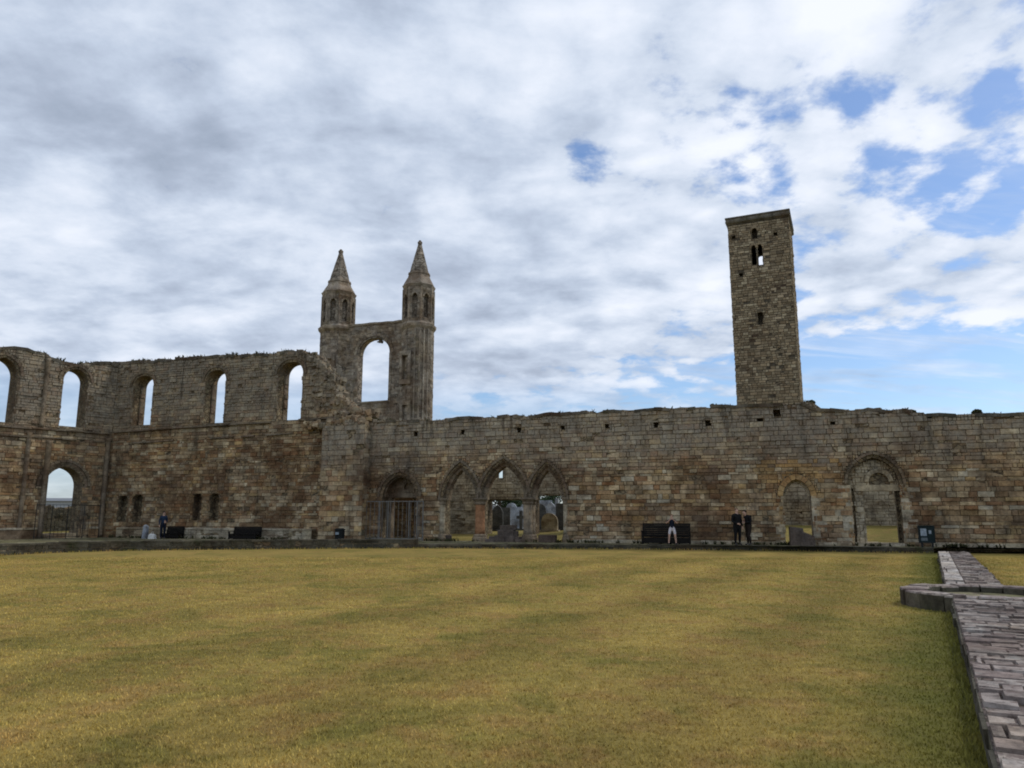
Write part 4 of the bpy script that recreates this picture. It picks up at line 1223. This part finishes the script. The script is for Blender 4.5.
# ring
rc = on_level(986, 591.5, .28); RO, RI = 1.45, 1.03
ring = thing('stone_ring', 'ring of weathered kerb stones crossing the low stone footing', 'stone ring', (rc.x, rc.y, 0))
mb = MB(); rng = random.Random(77); n = 17
for i in range(n):
    a0, a1 = 2*math.pi*i/n+.012, 2*math.pi*(i+1)/n-.012
    hz = .30+rng.uniform(-.015,.015); pts = []
    ro, ri = RO+rng.uniform(-.03,.03), RI+rng.uniform(-.03,.03)
    k_ = 4
    lo = []; hi = []
    loop = [(ro, a0+(a1-a0)*j/k_) for j in range(k_+1)]+[(ri, a1+(a0-a1)*j/k_) for j in range(k_+1)]
    lo = [rc+Vector((r*math.cos(a), r*math.sin(a), -.29)) for r,a in loop]
    md = [Vector((q.x,q.y,hz-.03)) for q in lo]
    hi = [Vector(((q.x-rc.x)*(1-.012)+rc.x if False else q.x,q.y,hz)) for q in lo]
    for q in hi:
        v = Vector((q.x-rc.x, q.y-rc.y, 0)); l = v.length
        v = v.normalized()*(l+(.02 if l < (ro+ri)/2 else -.02)); q.x, q.y = rc.x+v.x, rc.y+v.y
    L_ = len(lo)
    for q in lo: q.z = -.03
    mb.poly(lo+md, [(j,(j+1)%L_,L_+(j+1)%L_,L_+j) for j in range(L_)], 1)
    mb.poly(lo+md+hi, [(L_+j,L_+(j+1)%L_,2*L_+(j+1)%L_,2*L_+j) for j in range(L_)]+[tuple(range(2*L_,3*L_))], 0)
mb.build('kerb_stones', [M['slab'], M['kerb']], ring, origin=ring.location)
mb = MB()
octa(mb, rc+Vector((0,0,-rc.z)), -.02, .17, RI+.05, RI+.05, 0, n=24)
mb.build('infill', M['walk'], ring, origin=ring.location)

# ================================================================== BENCHES, SIGN, BIN, RAILINGS, BLOCKS
def make_bench(label):
    t = thing('bench', label, 'bench', (0,0,0), 0, 'benches along the wall foot')
    W = 1.75; md = M['wood']
    mb = MB()
    for i in range(5): mb.box((-W/2,-.24+i*.1,.42),(W/2,-.155+i*.1,.455))
    mb.build('seat', md, t)
    mb = MB(); tl = Matrix.Rotation(math.radians(-10), 4, 'X')
    for i in range(7): mb.box((-W/2,.23,.40+i*.095),(W/2,.262,.487+i*.095), 0, Matrix.Translation((0,.012*i,0)))
    mb.build('backrest', md, t)
    for sx in (-1, 1):
        mb = MB(); x = sx*(W/2-.04)
        mb.box((x-.035,-.25,0),(x+.035,-.18,.64)); mb.build('leg', md, t)
        mb = MB()
        mb.hexa([Vector(p) for p in ((x-.035,.22,0),(x+.035,.22,0),(x+.035,.29,0),(x-.035,.29,0),(x-.035,.30,1.0),(x+.035,.30,1.0),(x+.035,.36,1.0),(x-.035,.36,1.0))]); mb.build('leg', md, t)
        mb = MB(); mb.box((x-.045,-.28,.641),(x+.045,.29,.68)); mb.build('armrest', md, t)
    mb = MB(); mb.box((-W/2+.01,-.2,.36),(W/2-.01,.22,.418)); mb.build('seat_rail', md, t)
    mb = MB(); mb.box((-W/2+.08,-.19,.06),(W/2-.08,-.16,.34)); mb.build('front_board', md, t)
    return t
ang = math.atan2(NAVE.t.y, NAVE.t.x)
def place(o, px, d, z=WALK_Z, rz=0.0, sx=1.0):
    s = NAVE.s(px, d); p = NAVE.P(s, z, d); o.location = p; o.rotation_euler = (0,0,ang+rz)
    if sx != 1: o.scale = (sx, 1, 1)
    return o
b0 = make_bench('dark wooden bench close behind the person in white shorts, left half')
place(b0, 655.5, .9, sx=.84)
for px, lab, dd, sx in ((678.5, 'dark wooden bench close behind the person in white shorts, right half', .95, .62), (245.5, 'dark wooden bench standing alone against the tall windowed wall', .95, 1.15), (173.5, 'dark bench partly behind the person in navy', .95, .75)):
    b = copy_tree(b0); b['label'] = lab; b.scale = (1,1,1); place(b, px, dd, sx=sx)
    if px < 300: b.scale = (sx, 1, .72)

# interpretation sign
s, z = NAVE.at(927.5, 545, 1.0); p = NAVE.P(s, WALK_Z, 1.0)
sg = thing('information_sign', 'dark upright information sign with a pale picture beside the path', 'sign', tuple(p), ang)
mb = MB(); mb.box((-.32,-.04,.22),(.32,.04,.98)); mb.build('panel', M['sign_face'], sg)
mb = MB()
for a, b in (((-.345,-.06,.2),(-.315,.06,1.0)),((.315,-.06,.2),(.345,.06,1.0)),((-.314,-.06,.97),(.314,.06,1.0)),((-.314,-.06,.2),(.314,.06,.23))): mb.box(a, b)
mb.build('frame', M['black'], sg)
mb = MB(); mb.box((-.25,-.046,.52),(.0,-.0405,.86)); mb.build('picture', M['sign_pale'], sg)
mb = MB(); mb.box((.09,-.046,.62),(.2,-.0405,.78)); mb.build('picture', M['sign_pale'], sg)
mb = MB(); mb.box((-.25,-.046,.30),(.02,-.0405,.44)); mb.build('text_panel', plain_mat('sign_text', (.12,.14,.15), .5, var=.6, scale=40), sg)
for sx in (-1,1):
    mb = MB(); mb.box((sx*.22-.04,-.03,-.02),(sx*.22+.04,.03,.22)); mb.build('post', M['black'], sg)

# bin
def make_bin(px, d, label):
    s = NAVE.s(px, d); p = NAVE.P(s, WALK_Z, d)
    t = thing('litter_bin', label, 'bin', tuple(p), ang)
    mb = MB(); mb.tube([(0,0,0),(0,0,.04),(0,0,.62)], [.23,.27,.29], 14); mb.build('body', M['bin'], t)
    mb = MB(); mb.tube([(0,0,.62),(0,0,.66),(0,0,.72)], [.31,.31,.2], 14); mb.build('lid', M['bin'], t)
    mb = MB(); mb.box((-.1,-.325,.36),(.1,-.25,.5)); mb.build('label_plate', M['sign_pale'], t)
make_bin(340.5, 1.5, 'small dark litter bin at the foot of the buttress')

# stone bollard and low pale trough by the person in navy
s = NAVE.s(147, 1.8); p = NAVE.P(s, WALK_Z, 1.8)
t = thing('stone_post', 'slim grey stone post left of the person in navy', 'post', tuple(p), ang)
mb = MB(); mb.hexa([Vector(q) for q in ((-.15,-.15,0),(.15,-.15,0),(.15,.15,0),(-.15,.15,0),(-.11,-.11,.72),(.11,-.11,.72),(.11,.11,.72),(-.11,.11,.72))]); mb.build('shaft', M['grave'], t)
mb = MB(); mb.hexa([Vector(q) for q in ((-.14,-.14,.72),(.14,-.14,.72),(.14,.14,.72),(-.14,.14,.72),(-.05,-.05,.88),(.05,-.05,.88),(.05,.05,.88),(-.05,.05,.88))]); mb.build('cap', M['grave'], t)
s = NAVE.s(154, 2.0); p = NAVE.P(s, WALK_Z, 2.0)
t = thing('bag', 'pale carrier bag on the ground between stone post and person in navy', 'bag', tuple(p), ang)
mb = MB(); mb.poly([Vector(q) for q in ((-.24,-.12,0),(.24,-.12,0),(.24,.12,0),(-.24,.12,0),(-.21,-.10,.26),(.22,-.08,.24),(.20,.08,.26),(-.2,.07,.27),(-.12,-.02,.33),(.12,0,.31))], [(0,3,2,1),(0,1,5,4),(1,2,6,5),(2,3,7,6),(3,0,4,7),(4,5,9,8),(6,7,8,9),(5,6,9),(7,4,8)])
mb.build('sack', M['white'], t)
mb = MB(); mb.tube([(-.1,0,.3),(-.06,0,.42),(.06,0,.42),(.1,0,.3)], .012, 6); mb.build('handle', M['white'], t)

# iron railing screen in front of the gated doorway
def railing(name, label, F, pxs, d, ztop, mat, rails=2, r=.028, thin=.012, bars=0):
    s0, s1 = F.s(pxs[0], d), F.s(pxs[-1], d)
    base = F.P((s0+s1)/2, WALK_Z, d)
    t = thing(name, label, 'railing', tuple(base), 0)
    for px in pxs:
        s = F.s(px, d); mb = MB(); mb.tube([F.P(s, WALK_Z-.03, d), F.P(s, ztop, d)], r, 8); mb.build('post', mat, t, origin=base)
    for k_ in range(rails):
        z = ztop-.03-(ztop-WALK_Z-.15)*k_/max(1, rails-1)
        mb = MB(); mb.tube([F.P(s0, z, d), F.P(s1, z, d)], r*.8, 8); mb.build('rail', mat, t, origin=base)
    if bars:
        mb = MB()
        n = int((s1-s0)/bars)
        for i in range(1, n):
            s = s0+(s1-s0)*i/n; mb.tube([F.P(s, WALK_Z+.12, d), F.P(s, ztop-.03, d)], thin, 5, cap=False)
        mb.build('bars', mat, t, origin=base)
    return t
zr_ = NAVE.z(395, 501, .35)
railing('iron_gate', 'grey metal bar gate closing the round-arched doorway left of the three arches', NAVE, (362.5, 379.5, 388, 409, 417, 423), .35, zr_, M['iron'], 2, .035, .015, .26)
railing('iron_railing', 'thin metal railing across the foot of the arched doorway at left', WEST, (36, 52, 68, 84, 100), 1.2, WEST.z(70, 504.5, 1.2), M['black'], 2, .022, .010, .22)

# dressed blocks stacked inside the middle arch, and others
rng = random.Random(31)
def block(px, d, z, size, label, group, mat='block', rz=0.0, slope=0.0):
    s = NAVE.s(px, d); p = NAVE.P(s, z, d)
    mb = MB(); x, y, h = size[0]/2, size[1]/2, size[2]; c = .03
    mb.poly([Vector(q) for q in ((-x,-y,0),(x,-y,0),(x,y,0),(-x,y,0),(-x,-y,h-c+slope),(x,-y,h-c-slope),(x,y,h-c-slope),(-x,y,h-c+slope),(-x+c,-y+c,h+slope),(x-c,-y+c,h-slope),(x-c,y-c,h-slope),(-x+c,y-c,h+slope))],
            [(0,3,2,1),(0,1,5,4),(1,2,6,5),(2,3,7,6),(3,0,4,7),(4,5,9,8),(5,6,10,9),(6,7,11,10),(7,4,8,11),(8,9,10,11)])
    o = mb.build('stone_block', M[mat]); o.location = p; o.rotation_euler = (0,0,ang+rz)
    return tag(o, label, 'stone block', group)
gB = 'blocks stacked in the middle arch'
lB = 'rough dark stone block in the heap inside the middle arch'
W0 = WALK_Z
for px, d, z, sz, rz in ((494,.25,W0,(.55,.4,.30),.2),(501,.30,W0,(.6,.45,.36),-.1),(508.5,.28,W0,(.7,.45,.34),.05),(516,.22,W0,(.55,.4,.30),-.2),
                         (503,.2,W0+.36,(.55,.4,.30),.15),(509.5,.2,W0+.345,(.62,.4,.32),-.08),(514.5,.16,W0+.31,(.4,.36,.3),.1),(506,.18,W0+.67,(.6,.36,.24),.0),(512,.15,W0+.67,(.5,.36,.26),.1),(489.5,.4,W0,(.5,.35,.16),.3),(520.5,.4,W0,(.5,.35,.15),-.3)):
    block(px, d, z, sz, lB, gB, 'block', rz)
block(547.5, .25, W0, (.95,.45,.40), 'single dark oblong stone block lying in the right arch', None, 'block')
block(447.5, -.3, W0, (.5,.4,.35), 'small dark stone block in the left arch', None, 'block', .3)
block(795, .35, W0, (.62,.5,.88), 'tall dark upright block filling left half of the small right doorway', None, 'block', .1, .04)
block(806.5, .35, W0, (.62,.5,.58), 'lower dark slanting block in the right half of the small right doorway', None, 'block', -.05, .12)

# ================================================================== PEOPLE
def person(label, px, d, rz, mats, hair, pose, scale=1.0, bulk=1.0):
    """one skinned body; mats = (skin, top, bottom, shoes); pose moves named joints"""
    J = {'pelvis':((0,0,.95),.135),'waist':((0,0,1.09),.125),'chest':((0,0,1.27),.15),'collar':((0,0,1.41),.115),'neck':((0,-.005,1.50),.055),
         'jaw':((0,-.025,1.565),.078),'head':((0,-.015,1.645),.092),'crown':((0,0,1.715),.062),'nose':((0,-.122,1.62),.014)}
    for sx, n in ((-1,'l'),(1,'r')):
        J.update({'hip'+n:((sx*.085,0,.88),.1),'thigh'+n:((sx*.10,-.005,.70),.085),'knee'+n:((sx*.105,-.015,.49),.06),'calf'+n:((sx*.108,.01,.35),.058),'ankle'+n:((sx*.11,.02,.09),.04),'toe'+n:((sx*.125,-.15,.04),.038),
                  'shoulder'+n:((sx*.175,0,1.40),.068),'elbow'+n:((sx*.235,.03,1.12),.046),'wrist'+n:((sx*.245,-.06,.885),.03),'palm'+n:((sx*.245,-.08,.81),.03)})
    for k_, v in pose.items(): J[k_] = (v, J[k_][1])
    bones = [('pelvis','waist',1),('waist','chest',1),('chest','collar',1),('collar','neck',1),('neck','jaw',0),('jaw','head',0),('head','crown',0),('head','nose',0)]
    for n in 'lr':
        bones += [('pelvis','hip'+n,2),('hip'+n,'thigh'+n,2),('thigh'+n,'knee'+n,2 if not pose.get('shorts') else 0),('knee'+n,'calf'+n,2),('calf'+n,'ankle'+n,2),('ankle'+n,'toe'+n,3),('collar','shoulder'+n,1),('shoulder'+n,'elbow'+n,1),('elbow'+n,'wrist'+n,1),('wrist'+n,'palm'+n,0)]
    bare = mats[4] if len(mats) > 4 else False
    for n in 'lr':                                  # four fingers and a thumb
        w_, p_ = Vector(J['wrist'+n][0]), Vector(J['palm'+n][0]); f = (p_-w_).normalized(); side = f.cross(Vector((1 if n == 'r' else -1,0,0))).normalized(); up = side.cross(f)
        for i, (off, ln) in enumerate(((-.030,.07),(-.010,.08),(.010,.075),(.030,.06))):
            a = p_+side*off+f*.01; J[f'k{i}{n}'] = (tuple(a+f*ln*.5), .0095); J[f'f{i}{n}'] = (tuple(a+f*ln*.9+up*.02), .008)
            bones += [('palm'+n, f'k{i}{n}', 0), (f'k{i}{n}', f'f{i}{n}', 0)]
        a = w_.lerp(p_, .45)-side*.035; J['t0'+n] = (tuple(a+f*.02-side*.012), .011); J['t1'+n] = (tuple(a+f*.055-side*.02), .009)
        bones += [('palm'+n, 't0'+n, 0), ('t0'+n, 't1'+n, 0)]
    me = bpy.data.meshes.new('skeleton'); names = list(J); ix = {n_: i for i, n_ in enumerate(names)}
    me.from_pydata([J[n_][0] for n_ in names], [(ix[a], ix[b]) for a, b, _ in bones], [])
    ob = bpy.data.objects.new('skeleton', me); COL.objects.link(ob)
    bm = bmesh.new(); bm.from_mesh(me); ly = bm.verts.layers.skin.verify(); bm.verts.ensure_lookup_table()
    for i, n_ in enumerate(names):
        r = J[n_][1]*(bulk if n_.startswith(('pelvis','waist','chest','collar','hip','thigh','knee','calf','shoulder','elbow')) else 1)
        ry = .72 if n_ in ('chest','waist','pelvis','collar') else 1
        bm.verts[i][ly].radius = (r, r); bm.verts[i][ly].use_root = (n_ == 'pelvis')
    bm.to_mesh(me); bm.free()
    sk = ob.modifiers.new('skin', 'SKIN'); sk.use_smooth_shade = True
    sb = ob.modifiers.new('sub', 'SUBSURF'); sb.levels = 1; sb.render_levels = 1
    dg = bpy.context.evaluated_depsgraph_get(); ev = ob.evaluated_get(dg)
    bme = bpy.data.meshes.new_from_object(ev)
    bpy.data.objects.remove(ob)
    segs = [(Vector(J[a][0]), Vector(J[b][0]), m_, a, b) for a, b, m_ in bones]
    shorts = mats[4] if len(mats) > 4 else False
    bme.materials.clear()
    for m_ in mats[:4]: bme.materials.append(m_)
    idx = []
    for pl in bme.polygons:
        c = pl.center; best = (9, 0)
        for a, b, m_, na, nb in segs:
            t_ = max(0, min(1, (c-a).dot(b-a)/max(1e-9, (b-a).length_squared))); q = (c-a.lerp(b, t_)).length-.6*(J[na][1]*(1-t_)+J[nb][1]*t_)
            if q < best[0]:
                mm = m_
                if shorts and (na.startswith(('knee','calf')) or (na.startswith('thigh') and t_ > .25)): mm = 0
                if shorts and na.startswith('elbow'): mm = 0
                if na == 'pelvis' and nb == 'waist' and t_ < .4: mm = 2
                if nb == 'neck' and t_ > .55: mm = 0
                best = (q, mm)
        idx.append(best[1])
    bme.polygons.foreach_set('material_index', idx)
    body = bpy.data.objects.new('body', bme)
    s = NAVE.s(px, d); p = NAVE.P(s, WALK_Z, d)
    t = thing('person', label, 'person', tuple(p), rz)
    t.scale = (scale,)*3
    COL.objects.link(body); body.parent = t
    hd, cr = Vector(J['head'][0]), Vector(J['crown'][0])
    up = (cr-Vector(J['jaw'][0])).normalized()
    mb = MB(); seg, rg = 12, 7; fw = Vector((0,-1,0))
    vs = []
    for i in range(rg):
        th = i/(rg-1)*1.75
        for j in range(seg):
            ph = 2*math.pi*j/seg
            v = Vector((math.sin(th)*math.cos(ph)*.096, math.sin(th)*math.sin(ph)*.106, math.cos(th)*.115))
            if v.y < -.04 and v.z < .035: v = Vector((v.x*.8, -.04, .04))
            vs.append(hd+v+Vector((0,.015,.012)))
    mb.poly(vs, [(i*seg+j, i*seg+(j+1)%seg, (i+1)*seg+(j+1)%seg, (i+1)*seg+j) for i in range(rg-1) for j in range(seg)])
    mb.build('hair', hair, t, smooth=True)
    for sx in (-1,1):
        mb = MB(); e = hd+Vector((sx*.032,-.085,.0)); mb.tube([e+Vector((0,-.006,0)), e+Vector((0,.01,0))], [.007,.012], 6); mb.build('eye', M['black'], t)
    return t
def face_cam(px): return -math.atan((px-512)/756)     # facing -Y locally; turned towards the camera
person('person in navy jacket and dark trousers standing at a bench, left', 164, 1.75, face_cam(164)+.3, (M['skin'], M['navy'], M['dark_navy'], M['shoe']), M['hair'],
       {'wristr':(.12,-.17,1.05),'palmr':(.06,-.19,1.07),'wristl':(-.25,-.02,.88)}, .97, 1.2)
person('person with white shorts and bare legs, both hands raised to the face', 671.5, 1.7, face_cam(671)+.0, (M['skin'], M['dark_navy'], M['white_cloth'], M['shoe'], True), M['fair_hair'],
       {'hipl':(-.1,0,.88),'hipr':(.1,0,.88),'thighl':(-.15,0,.68),'thighr':(.15,0,.68),'kneel':(-.17,-.02,.47),'kneer':(.17,-.02,.47),'calfl':(-.19,.01,.33),'calfr':(.19,.01,.33),'anklel':(-.21,.02,.09),'ankler':(.21,.02,.09),'toel':(-.24,-.14,.04),'toer':(.24,-.14,.04),
        'elbowl':(-.33,-.12,1.24),'elbowr':(.33,-.12,1.24),'wristl':(-.12,-.26,1.42),'wristr':(.12,-.26,1.42),'palml':(-.07,-.27,1.49),'palmr':(.07,-.27,1.49)}, .86)
person('person all in black, standing left of another dark-dressed person', 736.5, 1.5, face_cam(736)+.5, (M['skin'], M['black_cloth'], M['black_cloth'], M['shoe']), M['fair_hair'],
       {'wristl':(-.1,-.24,1.02),'palml':(-.05,-.28,1.0),'elbowl':(-.26,-.02,1.13)}, 1.04, 1.28)
person('person in dark top and brown trousers with bent arms, right of another', 747.5, 1.25, face_cam(749)-1.0, (M['skin'], M['black_cloth'], M['brown_cloth'], M['shoe']), M['hair'],
       {'collar':(-.03,-.06,1.39),'neck':(-.05,-.09,1.475),'jaw':(-.06,-.13,1.535),'head':(-.065,-.13,1.612),'crown':(-.065,-.12,1.68),'nose':(-.07,-.235,1.585),'kneer':(.15,-.10,.48),'calfr':(.17,-.04,.34),'ankler':(.19,-.02,.09),'toer':(.22,-.18,.04),'elbowl':(-.3,.0,1.15),'wristl':(-.1,-.22,1.18),'palml':(-.03,-.24,1.2),'elbowr':(.28,.0,1.13),'wristr':(.1,-.24,1.12),'palmr':(.04,-.27,1.12)}, 1.0, 1.3)

# ================================================================== GRASS BLADES on the near lawn
def grass():
    rs = np.random.RandomState(4)
    n = 520000
    # depth distribution: denser near the camera
    Y = 4.2+(rs.rand(n)**2.4)*30.0
    X = (rs.rand(n)*2-1)*(Y*.74+5.5)
    a0 = np.array(pn); pdv = np.array(PNRM)
    pd = (X-P_NEAR.x)*PNRM.x+(Y-P_NEAR.y)*PNRM.y
    keep = (pd > .03) | (pd < -1.12)
    keep &= Y < 31
    keep &= np.hypot(X-rc.x, Y-rc.y) > RO+.03
    X, Y = X[keep], Y[keep]; n = len(X)
    pd = (X-P_NEAR.x)*PNRM.x+(Y-P_NEAR.y)*PNRM.y
    edge = (pd < .22) & (pd > -1.3)
    h = (.010+.017*rs.rand(n))*(1+Y*.015); h[edge] *= 2.0
    w = (.0022+.0022*rs.rand(n))*(1+Y*.11)
    an = rs.rand(n)*2*np.pi; ln = rs.rand(n)*.9*h
    la = rs.rand(n)*2*np.pi
    v = np.zeros((n,3,3), np.float32)
    v[:,0] = np.stack([X+np.cos(an)*w, Y+np.sin(an)*w, np.zeros(n)], 1)
    v[:,1] = np.stack([X-np.cos(an)*w, Y-np.sin(an)*w, np.zeros(n)], 1)
    v[:,2] = np.stack([X+np.cos(la)*ln, Y+np.sin(la)*ln, h], 1)
    me = bpy.data.meshes.new('grass')
    me.vertices.add(n*3); me.vertices.foreach_set('co', v.reshape(-1))
    me.loops.add(n*3); me.loops.foreach_set('vertex_index', np.arange(n*3, dtype=np.int32))
    me.polygons.add(n); me.polygons.foreach_set('loop_start', np.arange(0, n*3, 3, dtype=np.int32))
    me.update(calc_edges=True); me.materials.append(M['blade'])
    o = bpy.data.objects.new('grass', me); COL.objects.link(o)
    tag(o, 'short dry mown grass of the lawn in the foreground', 'grass', kind='stuff')
grass()

# ------------------------------------------------------------------ render settings
scene.render.engine = 'CYCLES'
scene.cycles.use_denoising = True
scene.cycles.max_bounces = 5
scene.cycles.diffuse_bounces = 3
scene.cycles.pixel_filter_type = 'BLACKMAN_HARRIS'
scene.cycles.filter_width = 1.9
scene.view_settings.view_transform = 'Standard'
scene.view_settings.look = 'None'
scene.view_settings.exposure = 0.24
scene.view_settings.gamma = 1.0
